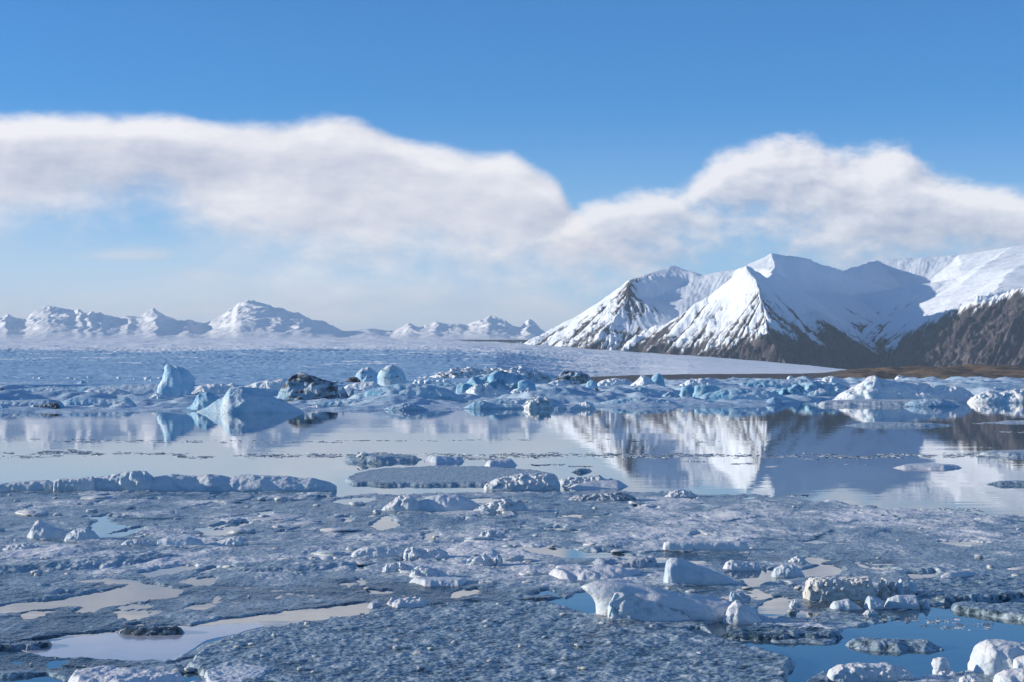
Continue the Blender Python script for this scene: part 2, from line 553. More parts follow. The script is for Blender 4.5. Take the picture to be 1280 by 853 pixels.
M_MORAINE = moraine_material()
M_PLAIN = snow_rock_material("plain_gravel", (0.09, 0.08, 0.07), (0.16, 0.13, 0.10), scale=1.0, bump_m=0.5)
M_LAKEICE = ice_material("snowy_lake_ice", (0.58, 0.67, 0.76), (0.24, 0.45, 0.62), 0.66, scale=0.25, bump_m=0.5, top_snow=0.25, rough=0.6)
M_BERG = ice_material("iceberg_blue", (0.74, 0.82, 0.86), (0.21, 0.47, 0.65), 0.64, scale=0.3, bump_m=0.5, sss=0.2, top_snow=0.2)
M_CONE = ice_material("iceberg_pale_blue", (0.80, 0.85, 0.88), (0.25, 0.52, 0.71), 0.50, scale=0.3, bump_m=0.5, sss=0.1, top_snow=0.15)
M_BERG_W = ice_material("iceberg_white", (0.84, 0.86, 0.88), (0.42, 0.64, 0.78), 0.32, scale=0.3, bump_m=0.6, sss=0.15)
M_BERG_D = ice_material("iceberg_dirty", (0.66, 0.70, 0.74), (0.28, 0.48, 0.62), 0.5, dirt=0.75, scale=0.3, bump_m=0.6)
M_BERG_S = ice_material("iceberg_streaked", (0.76, 0.82, 0.86), (0.30, 0.58, 0.76), 0.5, dirt=0.35, scale=0.3, bump_m=0.5)
M_CHUNK = ice_material("snow_chunk", (0.72, 0.72, 0.735), (0.48, 0.58, 0.67), 0.38, scale=3.0, bump_m=0.05, sss=0.2, rough=0.5)
M_CHUNK_B = ice_material("blue_chunk", (0.68, 0.71, 0.74), (0.42, 0.54, 0.63), 0.50, scale=3.0, bump_m=0.05, sss=0.2, rough=0.35)
M_CHUNK_Y = ice_material("stained_chunk", (0.80, 0.78, 0.74), (0.60, 0.60, 0.58), 0.35, scale=4.0, bump_m=0.09, dirt=0.12, dirt_col=(0.35, 0.28, 0.19), rough=0.5)
M_CHUNK_D = ice_material("dirty_chunk", (0.50, 0.53, 0.56), (0.22, 0.30, 0.38), 0.5, scale=3.0, bump_m=0.06, dirt=0.35, rough=0.4)
M_SLUSH = slush_material("brash_slush")
M_FLOE = slush_material("floe_grains", grain=7.0)
M_FILM, _t, _b = new_mat("pale_film")  # even pale grey for the sheet over the lower left pool
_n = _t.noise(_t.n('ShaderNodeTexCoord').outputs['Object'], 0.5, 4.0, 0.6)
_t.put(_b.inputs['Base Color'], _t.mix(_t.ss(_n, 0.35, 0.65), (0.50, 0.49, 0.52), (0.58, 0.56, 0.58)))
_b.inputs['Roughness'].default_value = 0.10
M_BRASH = slush_material("thin_brash", wet=(0.05, 0.07, 0.085), frost=(0.30, 0.36, 0.42), grain=3.0)

# ------------------------------------------------------------------ ground, water
def sheet(name, x0, x1, y0, y1, z, mat, n=2, snow=None):
    xs, ys = np.meshgrid(np.linspace(x0, x1, n), np.linspace(y0, y1, n))
    v = np.stack([xs, ys, np.full(xs.shape, z)], -1).reshape(-1, 3)
    o = mesh_np(name, v, grid_quads(n, n), mat, attrs={'snow': np.full(xs.shape, 0.2 if snow is None else snow)})
    return tag(o, kind='structure')


sheet("outwash_plain", -40000, 40000, -3000, 44000, -3.0, M_PLAIN)
sheet("water", -6000, 6000, -60, 3000, 0.0, M_WATER)

# ------------------------------------------------------------------ mountains on the right
def tin_terrain(name, pts, edges, px0, px1, npx, y0, y1, ny, mat):
    """terrain through surveyed points (column, row, distance, snow cover) joined along ridges and valleys; gullies follow the fall line"""
    from mathutils.geometry import delaunay_2d_cdt
    from mathutils import Vector
    keys = list(pts)
    xyz = np.array([pt(*pts[k][:3]) for k in keys]); cov = np.array([pts[k][3] for k in keys], float)
    ed = []
    for chain in edges:
        c = chain.split()
        ed += [(keys.index(u), keys.index(v)) for u, v in zip(c[:-1], c[1:])]
    vo, _, tr, orig, *_ = delaunay_2d_cdt([Vector((p[0], p[1])) for p in xyz], ed, [], 0, 1e-3)
    vo = np.array([tuple(v) for v in vo])
    idx = [o[0] if o else int(np.argmin(((xyz[:, :2] - v) ** 2).sum(1))) for o, v in zip(orig, vo)]
    vz, vc = xyz[idx, 2], cov[idx]
    lx = np.linspace(px0, px1, npx); ly = y0 * (y1 / y0) ** np.linspace(0, 1, ny)
    X = (lx[None, :] - CX) / FX * ly[:, None]
    Y = np.broadcast_to(ly[:, None], X.shape).copy()
    wx = X + 22 * fbm(X / 260, Y / 260, 3.0, 4); wy = Y + 30 * fbm(X / 260, Y / 260, 9.0, 4)
    Z = np.full(X.shape, -10.0); S = np.zeros(X.shape)
    for t in tr:
        (ax, ay), (bx, by), (cx, cy) = vo[t[0]], vo[t[1]], vo[t[2]]
        det = (by - cy) * (ax - cx) + (cx - bx) * (ay - cy)
        if abs(det) < 1e-6: continue
        l0 = ((by - cy) * (wx - cx) + (cx - bx) * (wy - cy)) / det
        l1 = ((cy - ay) * (wx - cx) + (ax - cx) * (wy - cy)) / det
        l2 = 1 - l0 - l1
        m = (l0 >= -1e-6) & (l1 >= -1e-6) & (l2 >= -1e-6)
        Z[m] = (l0 * vz[t[0]] + l1 * vz[t[1]] + l2 * vz[t[2]])[m]
        S[m] = (l0 * vc[t[0]] + l1 * vc[t[1]] + l2 * vc[t[2]])[m]

    def blur(a, k):
        for ax_ in (0, 1):
            p = np.pad(a, [(k, k) if i == ax_ else (0, 0) for i in (0, 1)], mode='edge')
            c = np.cumsum(np.insert(p, 0, 0, axis=ax_), axis=ax_)
            n = 2 * k + 1
            a = (np.take(c, range(n, c.shape[ax_]), ax_) - np.take(c, range(0, c.shape[ax_] - n), ax_)) / n
        return a
    Z = 0.6 * Z + 0.4 * blur(Z, 2)
    Zs = blur(Z, 6)
    dy = np.gradient(ly)[:, None]
    gx = np.gradient(Zs, axis=1) / np.gradient(X, axis=1)
    gy = np.gradient(Zs, axis=0) / dy
    slope = np.hypot(gx, gy) + 1e-6
    ux, uy = gx / slope, gy / slope

    def streaks(lam, steps, step, seed):
        acc = np.zeros(X.shape)
        for sg in (1, -1):
            x, y = X.copy(), Y.copy()
            for i in range(steps):
                acc += perlin(x / lam, y / lam, seed)
                c = np.clip(np.round(((x / y * FX + CX) - px0) / (px1 - px0) * (npx - 1)), 0, npx - 1).astype(int)
                r = np.clip(np.round(np.log(y / y0) / math.log(y1 / y0) * (ny - 1)), 0, ny - 1).astype(int)
                x = x + sg * step * ux[r, c]; y = y + sg * step * uy[r, c]
        return acc / acc.std()
    s1 = streaks(19.0, 8, 14.0, 3.0); s2 = streaks(80.0, 7, 55.0, 6.0)
    n1 = fbm(X / 150, Y / 150, 2.0, 4); n0 = fbm(X / 55, Y / 55, 5.0, 4)
    rough = np.clip(slope * 2.2, 0.1, 1.3)
    rock = sstep(-S, -0.85, -0.25)
    Z = Z + rough * (rock * (6.5 * s1 + 13.0 * s2 + 14 * n0) + (1 - rock) * (0.5 * s1 + 1.2 * s2) + 1.6 * n0)
    snow = S + (0.5 - np.abs(np.clip(S, 0, 1) - 0.5)) * 2 * (0.14 * s1 + 0.13 * s2) * 1.15 + 0.20 * n1 + 0.13 * n0
    c = (float(X.mean()), float(Y.mean()), 0.0)
    o = mesh_np(name, np.stack([X, Y, Z], -1).reshape(-1, 3), grid_quads(ny, npx), mat, loc=c, attrs={'snow': snow})
    return tag(o, kind='structure')


MT = dict(
    # skyline
    A0=(640, 436, 11300, .45), A1=(720, 396, 11100, .85), A2=(770, 363, 10900, .75), A3=(790, 349, 10850, .55), A4=(838, 331, 11200, .95), A5=(875, 343, 11000, 1.1), A6=(920, 336, 10950, 1.1),
    C0=(965, 316, 11000, .75), C1=(1012, 323, 11200, .8), C2=(1055, 337, 11250, 1.1), C3=(1095, 325, 12000, 1.1), C4=(1150, 324, 12300, .8), C5=(1200, 319, 11900, 1.2), C6=(1265, 308, 11500, 1.2), C7=(1340, 298, 11300, 1.2), C8=(1560, 296, 11400, 1.2),
    # spur under the left peak
    a1=(780, 372, 10600, .45), a2=(768, 394, 10350, .60), a3=(748, 424, 10080, 0.45), a4=(728, 464, 9800, .05), a5=(690, 440, 10700, 0.49), a6=(665, 470, 10300, .1), a7=(820, 372, 10750, 1.1), a8=(800, 405, 10250, .8), a9=(775, 430, 10000, 0.47),
    # trough behind the pyramid
    v0=(915, 374, 10620, 1.2), v1=(855, 402, 10330, .9), v2=(802, 430, 9950, .45), v3=(750, 460, 9600, .1),
    # pyramid
    b0=(735, 466, 9350, .1), b1=(775, 442, 9300, 0.39), b2=(820, 411, 9250, 0.59), b3=(880, 371, 9150, .70), bp=(935, 331.5, 9050, .95), bq=(905, 400, 8900, .66), bt=(870, 432, 8850, 0.49), bu=(840, 466, 8750, .02),
    f1=(951, 366, 8820, .62), f2=(957, 395, 8620, .62), f3=(962, 418, 8450, 0.39), f4=(978, 466, 8150, -.1), fl=(915, 428, 8650, 0.51), fm=(900, 466, 8450, -.1),
    r1=(972, 358, 9250, .75), r2=(1010, 386, 9350, .62), r3=(1050, 414, 9400, .50), r4=(1090, 445, 9350, 0.34), r5=(1112, 466, 9200, -.1), rm=(1005, 420, 8950, 0.54), rn=(1030, 448, 8850, 0.21), ro=(1045, 470, 8600, -.2),
    bb=(955, 354, 9700, 1.0), bc=(968, 338, 10500, .9),
    # bowl
    w0=(990, 362, 10720, 1.1), w1=(1030, 387, 10520, 1.0), w2=(1070, 413, 10250, .62), w3=(1095, 436, 9850, .40), w4=(1112, 456, 9350, .05), w5=(1105, 402, 10600, .62), t1=(1070, 369, 11150, 1.2), t2=(1140, 372, 11300, 1.1), t3=(1150, 384, 10600, .7),
    # snow slope on the right
    d1=(1215, 343, 10550, 1.1), d2=(1188, 364, 10200, .95), d3=(1152, 393, 9850, .85), d4=(1126, 424, 9560, .7), d5=(1270, 335, 10000, 1.2), d6=(1200, 347, 10900, .8),
    # dark buttress
    e0=(1128, 428, 9380, .35), e1=(1160, 403, 9180, .55), e2=(1195, 386, 8980, .55), e3=(1235, 372, 8720, .58), e4=(1280, 361, 8480, .62), e5=(1350, 350, 8250, .62), e6=(1560, 345, 7950, .62),
    g1=(1175, 412, 9000, .08), g2=(1215, 396, 8780, .12), g3=(1260, 385, 8500, .2), g4=(1300, 378, 8300, .2), g5=(1450, 372, 8000, .2),
    h0=(1075, 466, 8900, -.3), h1=(1120, 466, 8600, -.3), h2=(1190, 467, 8150, -.3), h3=(1290, 468, 7850, -.3), h4=(1560, 468, 7450, -.3),
    # foot and far side
    z0=(560, 474, 11300, .1), z1=(560, 474.2, 7300, -.2), z2=(1000, 474.3, 7300, -.2), z3=(1560, 474.3, 7200, -.2), z4=(560, 470, 13500, .8), z5=(900, 420, 13500, 1), z6=(1560, 380, 13500, 1), z7=(700, 474, 9300, -.1), z8=(560, 474, 9500, .1), z9=(1200, 380, 13500, 1), k1=(855, 385, 11600, 1), k2=(925, 385, 11450, 1), k3=(1040, 380, 11800, 1), k4=(770, 410, 11700, 1), k5=(1120, 380, 12800, 1), k6=(985, 380, 11600, 1), zz=(850, 474.2, 8200, -.2),
)
ME = ["z0 A0 A1 A2 A3 A4 A5 A6 C0 C1 C2 C3 C4 C5 C6 C7 C8", "A3 a1 a2 a3 a4", "b0 b1 b2 b3 bp f1 f2 f3 f4", "bp r1 r2 r3 r4 r5", "bp bb bc C0", "v0 v1 v2 v3", "w0 w1 w2 w3 w4", "C6 d1 d2 d3 d4 e0", "e0 e1 e2 e3 e4 e5 e6",
      "h0 h1 h2 h3 h4", "d1 d6 C5", "t1 t2", "a4 v3 b0", "e0 h0", "w4 e0", "w4 r5", "bc v0"]
tin_terrain("mountains", MT, ME, 560, 1500, 1180, 7250, 13500, 440, M_MOUNT)

# ------------------------------------------------------------------ snowy range far behind the glacier
def far_range():
    prof = [(-400, 405), (-150, 395), (-40, 402), (0, 398), (8, 393), (15, 396), (30, 400), (45, 390), (60, 382), (80, 384), (93, 389), (100, 386), (106, 390), (112, 386), (119, 391), (126, 390), (136, 396), (150, 399), (160, 395), (168, 397),
            (178, 396), (187, 391), (195, 388), (203, 395), (211, 400), (221, 403), (235, 400), (246, 406), (256, 408), (264, 406), (271, 401), (281, 396), (290, 389), (296, 381), (303, 378), (316, 380), (331, 382), (346, 386), (353, 388), (362, 391),
            (372, 390), (386, 394), (396, 400), (406, 403), (416, 406), (426, 413), (437, 414), (465, 411), (490, 414), (502, 409), (510, 405), (525, 407), (545, 402), (555, 405), (570, 404), (582, 406), (592, 403), (604, 399), (612, 396), (622, 400), (632, 402), (641, 409), (650, 410),
            (660, 402), (668, 407), (678, 416), (690, 426), (760, 436), (900, 440)]
    px = np.linspace(-400, 900, 1000)[None, :]
    yy = np.linspace(19000, 27000, 200)[:, None]
    X = (px - CX) / FX * yy; Y = np.broadcast_to(yy, X.shape)
    hz = np.interp(px + 7 * fbm(X / 1300, Y / 1300, 31.0, 3), [p[0] for p in prof], [p[1] for p in prof])
    w = np.clip(1 - np.abs(yy - 23500) / 4500, 0, 1) ** 1.35
    top = EYE + (HY + 2.5 - hz) / FX * 23500 * .97
    low = EYE + (HY - 434) / FX * 23500
    z = low + (top - low) * w
    rel = np.clip((top - low) / 400, 0.1, 1) * np.broadcast_to(w, X.shape)
    wx = X + 260 * fbm(X / 900, Y / 900, 1.0, 3)
    z = z + rel * (50 * (ridged(wx / 1000, Y / 1500, 4.0, 4, gain=.42) - 0.95) + 42 * (ridged(wx / 430, Y / 1900, 14.0, 4, gain=.5) - 0.95) + 15 * (ridged(X / 150, Y / 520, 8.0, 3) - .5))
    gx = np.gradient(z, axis=1) / np.gradient(X, axis=1)
    gy = np.gradient(z, axis=0) / np.gradient(np.broadcast_to(Y, X.shape), axis=0)
    st = np.hypot(gx, gy)
    snow = 1.15 - 0.75 * sstep(st, 0.7, 1.5) + 0.25 * fbm(X / 300, Y / 300, 2.0, 3)
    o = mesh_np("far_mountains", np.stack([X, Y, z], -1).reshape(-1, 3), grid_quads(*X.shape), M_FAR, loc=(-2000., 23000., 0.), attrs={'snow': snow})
    tag(o, kind='structure')


far_range()

# ------------------------------------------------------------------ glacier tongue
def glacier():
    px = np.linspace(-700, 1140, 1150)
    k_t = [-700, 0, 200, 400, 560, 650, 720, 800, 880, 960, 1020, 1080, 1140]
    top = np.interp(px, k_t, [424, 424, 424, 423, 425, 430, 435, 441, 446, 452.5, 458, 465, 470.5])
    front = np.interp(px, [-700, 700, 790, 860, 1000, 1080, 1140], [482, 482, 474, 468.5, 467.2, 467, 471.3])
    yf = np.interp(px, [-700, 620, 800, 1000, 1140], [900, 950, 2300, 2600, 2600])
    yt = np.interp(px, k_t, [12000, 12000, 12000, 11500, 11000, 10500, 9800, 9000, 8000, 6800, 5600, 4300, 3400])
    s = np.linspace(0, 1, 420)[:, None]
    Y = yf * (yt / yf) ** s
    py = front + (top - front) * (0.15 * s + 0.85 * s ** 0.85)
    X = (px - CX) / FX * Y
    Z = EYE + (HY - py) / FX * Y
    edge = np.interp(px, [-700, 700, 900, 1140], [1.0, 1.0, 0.35, 0.12])
    crev = np.clip(s * 6 + 0.3, 0, 1) * edge
    wx = X + 25 * fbm(X / 90, Y / 90, 6.0, 2)
    n = ridged(wx / 20, Y / 55, 1.0, 4) - 0.7
    n2 = fbm(X / 170, Y / 330, 3.0, 4)
    arch = Y + 0.00006 * (X + 300) ** 2 + 60 * fbm(X / 400, Y / 400, 15.0, 3)
    n = 0.6 * n + 0.8 * (ridged(X / 160, arch / 30, 12.0, 3) - .7) * np.clip(fbm(X / 500, Y / 800, 18.0, 2) + .6, 0, 1)
    far_amp = np.clip(Y / 3500, 0.5, 2.2)
    lump = fbm(X / 420, Y / 700, 7.0, 3)
    Z = Z + crev * (1.9 * n * far_amp * (1 - 0.8 * sstep(Y, 5500, 8500)) + 2.5 * n2 * far_amp) + 0.002 * Y * lump * edge * np.sin(np.pi * np.clip(s, 0, 1)) * 0.6
    snow = 0.34 + 0.34 * n2 - 0.20 * n + 0.75 * sstep(Y, 4800, 7000) + np.interp(px, [-700, 560, 760, 1140], [0, 0, 0.55, 0.65]) - 0.10 + 0.45 * sstep(fbm(X / 700, Y / 260, 51.0, 3), 0.15, 0.5) * np.clip(Y / 4000, 0.3, 1)  # snow cover raised far off and at right, painting sunlit ice into the colour
    # rows that close the far side
    Xb = X[-1:] * 1.06; Yb = Y[-1:] * 1.06; Zb = Z[-1:] * 0.8
    X = np.vstack([X[:1], X, Xb]); Y = np.vstack([Y[:1] - 1, Y, Yb]); Z = np.vstack([np.full((1, len(px)), -2.0), Z, Zb]); snow = np.vstack([snow[:1], snow, snow[-1:]])
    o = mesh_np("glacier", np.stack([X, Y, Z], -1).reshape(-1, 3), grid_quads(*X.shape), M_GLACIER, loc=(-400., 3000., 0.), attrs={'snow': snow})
    tag(o, kind='structure')


glacier()

# ------------------------------------------------------------------ moraine shore on the right
def moraine():
    px = np.linspace(690, 1700, 800)
    yy = np.linspace(1500, 2900, 160)[:, None]
    X = (px - CX) / FX * yy; Y = np.broadcast_to(yy, X.shape)
    crest = np.interp(px, [690, 740, 790, 900, 1000, 1040, 1065, 1090, 1130, 1170, 1200, 1240, 1280, 1400, 1700], [474, 471.5, 469.5, 468.2, 468, 466, 463.5, 464, 463.5, 461.5, 460.5, 461.5, 461, 461, 462])
    zc = EYE + (HY - crest) / FX * 2300
    hil = np.interp(px, [690, 1030, 1090, 1700], [0.12, 0.2, 1.0, 1.0])
    w = sstep(yy, 1500, 2250)
    z = -1.0 + (zc + 1.0) * w + hil * (3.6 * fbm(X / 45, Y / 130, 2.0, 4) + 2.4 * ridged(X / 110, Y / 220, 6.0, 2) - 1.0) * np.clip(w * 2, 0, 1)
    snow = 0.14 + 0.55 * np.clip(fbm(X / 26, Y / 160, 5.0, 3) - .25, 0, 1) * hil + 0 * z
    o = mesh_np("moraine", np.stack([X, Y, z], -1).reshape(-1, 3), grid_quads(*X.shape), M_MORAINE, loc=(500., 2200., 0.), attrs={'snow': snow, 'tan': np.broadcast_to(np.interp(px, [690, 1020, 1075, 1700], [0.0, 0.05, 1.0, 1.0]), X.shape)})
    tag(o, kind='structure')


moraine()

# ------------------------------------------------------------------ snow covered lake ice around the far bergs
SHORE = [(-900, 520), (0, 517), (150, 516), (300, 514.5), (420, 514.5), (560, 512), (700, 510.5), (850, 509.5), (960, 508), (1005, 504), (1030, 500), (1100, 499), (1280, 502), (1900, 503)]


def lake_ice():
    px = np.linspace(-900, 1900, 1500)
    sh = np.interp(px, [p[0] for p in SHORE], [p[1] for p in SHORE])
    y0 = EYE * FX / (sh - HY)
    s = np.linspace(0, 1, 240)[:, None]
    y1 = np.interp(px, [-900, 700, 900, 1900], [1120, 1120, 1650, 1700])
    Y = y0 * (y1 / y0) ** s
    X = (px - CX) / FX * Y
    ed = (Y - y0)
    w = sstep(ed, -1 + 6 * fbm(X / 8, Y / 30, 2.0, 3), 12)
    a = np.clip(ed / 60, 0.12, 1)
    z = -0.25 + w * 0.55 + a * (2.0 * fbm(X / 16, Y / 55, 3.0, 4) + 1.9 * np.clip(fbm(X / 40, Y / 110, 13.0, 3), 0, 1)) + 0.10 * fbm(X / 2.2, Y / 5.0, 8.0, 3)
    z = z + sstep(px, 700, 900) * sstep(Y, 850, 1500) * (2.6 + 2.2 * fbm(X / 14, Y / 70, 23.0, 3))
    z = np.where(w < 0.02, -0.3, z)
    z[0] = -1
    o = mesh_np("lake_ice", np.stack([X, Y, z], -1).reshape(-1, 3), grid_quads(*X.shape), M_LAKEICE, loc=(0., 500., 0.))
    tag(o, kind='structure')


lake_ice()

# ------------------------------------------------------------------ builders of icebergs, floes and chunks
def thing(o, label, cat, group=None):
    return tag(o, label, cat, group)


_seed = [0]


def berg(name, label, cat, prof, pyb, depth, mat, p=2.0, q=1.6, ridge=0.5, rough=0.10, ns=0.5, nu=70, nv=44, group=None, z0=0.0, facet=0.5,
         parent=None, lean=0.0, taper=0.45, sink=0.35, snow=None):
    """a block of ice whose crest follows prof; pyb is the row of its front foot, depth its thickness as a share of its width"""
    _seed[0] += 1; sd = _seed[0] * 7.31
    prof = sorted(prof)
    pxs = np.array([a for a, _ in prof], float); pys = np.array([b for _, b in prof], float)
    Y0 = (EYE - z0) * FX / (pyb - HY)
    wid = (pxs[-1] - pxs[0]) / FX * Y0
    D = depth * wid
    Yr = Y0 + ridge * D
    ppx = np.linspace(pxs[0], pxs[-1], nu)
    ppy = np.interp(ppx, pxs, pys)
    Hu = np.maximum(EYE + (HY - ppy) / FX * Yr - z0, 0.0)
    Hm = max(Hu.max(), 0.05)
    e = np.clip(Hu / Hm, 0.06, 1) ** taper
    tv = np.linspace(-1, 1, nv)[:, None]
    v = np.sin(tv * math.pi / 2)
    wv = np.abs(v)
    g = np.clip(1 - wv ** p, 0, 1) ** (1 / q)
    Y = Yr + np.where(v < 0, v * ridge * D * e, v * (1 - ridge) * D * e)
    X = (ppx - CX) / FX * Yr + 0 * v + lean * (Hu * g)
    Z = Hu * g
    sc_ = ns * Hm + 1e-3
    n = fbm(X / sc_, Y / sc_ + sd, Z / sc_, 4)
    f = ridged(X / (sc_ * 1.6) + sd, Y / (sc_ * 1.6), Z / (sc_ * 1.6), 3) - 0.55
    k = np.clip(Z / Hm * 3, 0.08, 1) * np.clip(1.3 - (Z / (Hu + 1e-3)) ** 6 * 0.7, 0.3, 1)
    amp = rough * Hm
    Z = Z + amp * k * (n * (1 - facet) + f * facet * 0.9) * 0.8
    Y = Y + amp * 1.4 * k * fbm(X / sc_ + 40, Y / sc_, Z / sc_ + sd, 3) * np.sign(v)
    X = X + amp * 0.9 * k * fbm(X / sc_ + 80, Y / sc_, Z / sc_ + sd, 3)
    Z = Z + z0
    Z[0] = z0 - sink * Hm - 0.05; Z[-1] = z0 - sink * Hm - 0.05
    Z[:, 0] = np.minimum(Z[:, 0], z0 - sink * Hm); Z[:, -1] = np.minimum(Z[:, -1], z0 - sink * Hm)
    loc = (float(X.mean()), float(Yr), z0)
    at_ = {} if snow is None else {'snow': np.full(Z.shape, snow) + 0.15 * n}
    o = mesh_np(name, np.stack([X, Y, Z], -1).reshape(-1, 3), grid_quads(*Z.shape), mat, loc=loc, parent=parent, attrs=at_)
    if parent is None: thing(o, label, cat, group)
    return o


def loft(name, label, cat, levels, pyb, mat, depth=0.8, ex=2.4, rough=0.08, ns=0.4, group=None, z0=0.0, n=56, m=34, parent=None, facet=0.5, cap=0.12):
    """a block of ice given by its left and right edge at several rows (overhangs allowed)"""
    _seed[0] += 1; sd = _seed[0] * 5.17
    levels = sorted(levels)
    Y0 = (EYE - z0) * FX / (pyb - HY)
    wmax = max(r - l for _, l, r in levels) / FX * Y0
    Yc = Y0 + depth * wmax * 0.5
    rows = np.array([a for a, _, _ in levels], float); L = np.array([b for _, b, _ in levels], float); R = np.array([c for _, _, c in levels], float)
    tt_ = np.linspace(0, 1, m)
    py = rows[0] + (rows[-1] - rows[0]) * tt_
    l = np.interp(py, rows, L); r = np.interp(py, rows, R)
    cx = (l + r) / 2; hw = (r - l) / 2
    rnd = np.clip(1 - np.clip(1 - tt_ / cap, 0, 1) ** 2, 0, 1) ** 0.5
    rnd[0] = 0.02
    hw = hw * rnd
    z = EYE + (HY - py) / FX * Yc
    z[-1] = z0 - 0.25 * (z[0] - z0)
    th = np.linspace(0, 2 * math.pi, n, endpoint=False)[None, :]
    c_, s_ = np.cos(th), np.sin(th)
    cs = np.sign(c_) * np.abs(c_) ** (2 / ex); ss_ = np.sign(s_) * np.abs(s_) ** (2 / ex)
    hwm = (hw / FX * Yc)[:, None]
    X = ((cx - CX) / FX * Yc)[:, None] + hwm * cs
    dep = (depth * wmax * 0.5) * (hwm / (wmax * 0.5)) ** 0.6
    Y = Yc + dep * ss_
    Z = np.broadcast_to(z[:, None], X.shape).copy()
    Hm = z[0] - z0
    sc_ = ns * Hm
    f = (1 - facet) * fbm(X / sc_ + sd, Y / sc_, Z / sc_, 4) + facet * (ridged(X / sc_ / 1.5 + sd, Y / sc_ / 1.5, Z / sc_ / 1.5, 3) - 0.55)
    amp = rough * Hm * np.clip(hwm / (wmax * 0.25), 0.1, 1)
    X = X + amp * cs * f; Y = Y + amp * ss_ * f; Z = Z + 0.6 * amp * fbm(X / sc_ + 9, Y / sc_ + sd, Z / sc_, 3) * (tt_ < 0.97)[:, None]
    v = np.stack([X, Y, Z], -1).reshape(-1, 3)
    q = grid_quads(m, n, closed=True)[:, ::-1]
    loc = (float(X.mean()), float(Yc), z0)
    o = mesh_np(name, v, q, mat, loc=loc, parent=parent)
    if parent is None: thing(o, label, cat, group)
    return o


def floe(name, label, cat, poly, h, mat, snow=0.5, group=None, edge=7.0, rough=0.011, lump=0.0, rag=5.0, step=1.1, tone=None, parent=None, tilt=0.0, rim=0.0, ys=2.5, grain=0.04):
    """a flat floe floating where its outline lies on the water"""
    _seed[0] += 1; sd = _seed[0] * 3.77
    P = np.array(poly, float)
    x0, x1 = P[:, 0].min() - 10, P[:, 0].max() + 10
    y0, y1 = P[:, 1].min() - 4, P[:, 1].max() + 4
    nx = int(min(max((x1 - x0) / step, 24), 900)); ny = int(min(max((y1 - y0) / (step * 0.42), 20), 420))
    px, py = np.meshgrid(np.linspace(x0, x1, nx), np.linspace(y0, y1, ny))
    X, Y = at(px, py)
    f0 = at(P[:, 0].mean(), P[:, 1].mean())[1]
    u = f0 / FX                                         # metres per survey pixel
    d = sdf(poly, px, py, ys) + rag * fbm(X / (22 * u) + sd, Y / (60 * u), sd, 4) + 0.18 * rag * fbm(X / (4 * u), Y / (8 * u), sd + 3, 2)
    e = sstep(d, -1.0, edge)
    gz = np.abs(perlin(X / grain / 3.2, Y / grain / 3.2, sd)) + 0.6 * np.abs(perlin(X / grain / 1.5, Y / grain / 1.5, sd + 4))
    n = fbm(X / (26 * u), Y / (50 * u), sd + 9, 4)
    z = -0.10 + e * (h + 0.10) + e * (rough * (gz - 0.4) * 2 + lump * n) + rim * h * np.exp(-((d - edge) / (edge * 0.8)) ** 2)
    if tilt: z = z + e * tilt * (px - x0) / (x1 - x0)
    sn = snow + 0.24 * n + 0.25 * (gz - 0.45) + 0.16 * fbm(X / (7 * u), Y / (16 * u), sd + 5, 3) + (0 if tone is None else tone(px, py))
    keep = (d > -6)
    v = np.stack([X, Y, z], -1).reshape(-1, 3)
    q = grid_quads(ny, nx)
    k = keep.ravel(); q = q[k[q].any(axis=1)]
    v, q, a = compact(v, q, {'snow': sn})
    loc = (float(v[:, 0].mean()), float(v[:, 1].mean()), 0.0)
    q = q[:, ::-1]
    o = mesh_np(name, v, q, mat, loc=loc, parent=parent, attrs=a)
    if parent is None: thing(o, label, cat, group)
    return o


# ------------------------------------------------------------------ air
def haze():
    m = bpy.data.materials.new("air"); m.use_nodes = True
    m.node_tree.nodes.clear()
    t = T(m.node_tree)
    out = t.n('ShaderNodeOutputMaterial')
    pv = t.n('ShaderNodeVolumePrincipled')
    pv.inputs['Color'].default_value = (0.60, 0.80, 1.0, 1)
    pv.inputs['Density'].default_value = HAZE_DENSITY
    t.t.links.new(pv.outputs[0], out.inputs['Volume'])
    x0, x1, y0, y1, z0, z1 = -41000, 41000, -4000, 45000, -4.0, 1050.0
    v = [(x, y, z) for z in (z0, z1) for y in (y0, y1) for x in (x0, x1)]
    q = np.array([(0, 2, 3, 1), (4, 5, 7, 6), (0, 1, 5, 4), (1, 3, 7, 5), (3, 2, 6, 7), (2, 0, 4, 6)])
    tag(mesh_np("haze", np.array(v, float), q, m, smooth=False), kind='stuff')


haze()

# ------------------------------------------------------------------ icebergs along the far shore, left to right
BG = "icebergs grounded along the far shore"
ib = "iceberg"
berg("iceberg", "brown dirt covered ice block at the left edge of the far shore", ib, [(-14, 497), (-6, 489), (0, 485.5), (5, 487), (9, 493), (12, 499)], 500, 0.8, M_BERG_D, group=BG, rough=.2)
berg("iceberg", "low grey iceberg with two upright dark dirt bands near the left edge", ib, [(2, 500), (5, 494), (15, 490), (30, 489), (37, 494), (45, 491), (52, 493), (57, 497), (59, 500)], 500.5, 0.6, M_BERG_S, group=BG, p=3)
berg("iceberg", "long smooth blue ice ridge behind the mound with the dark patch", ib, [(40, 497), (55, 490), (80, 487), (110, 483), (150, 480.5), (200, 480), (225, 485), (238, 496)], 499, 0.35, M_BERG, group=BG, rough=.06)
berg("iceberg", "blue iceberg mound with a black dirt patch on its crest", ib, [(88, 501), (100, 493), (112, 487), (120, 486), (130, 486.5), (150, 487), (165, 492), (180, 497), (193, 503)], 505, 0.5, M_BERG_S, group=BG, rough=.12)
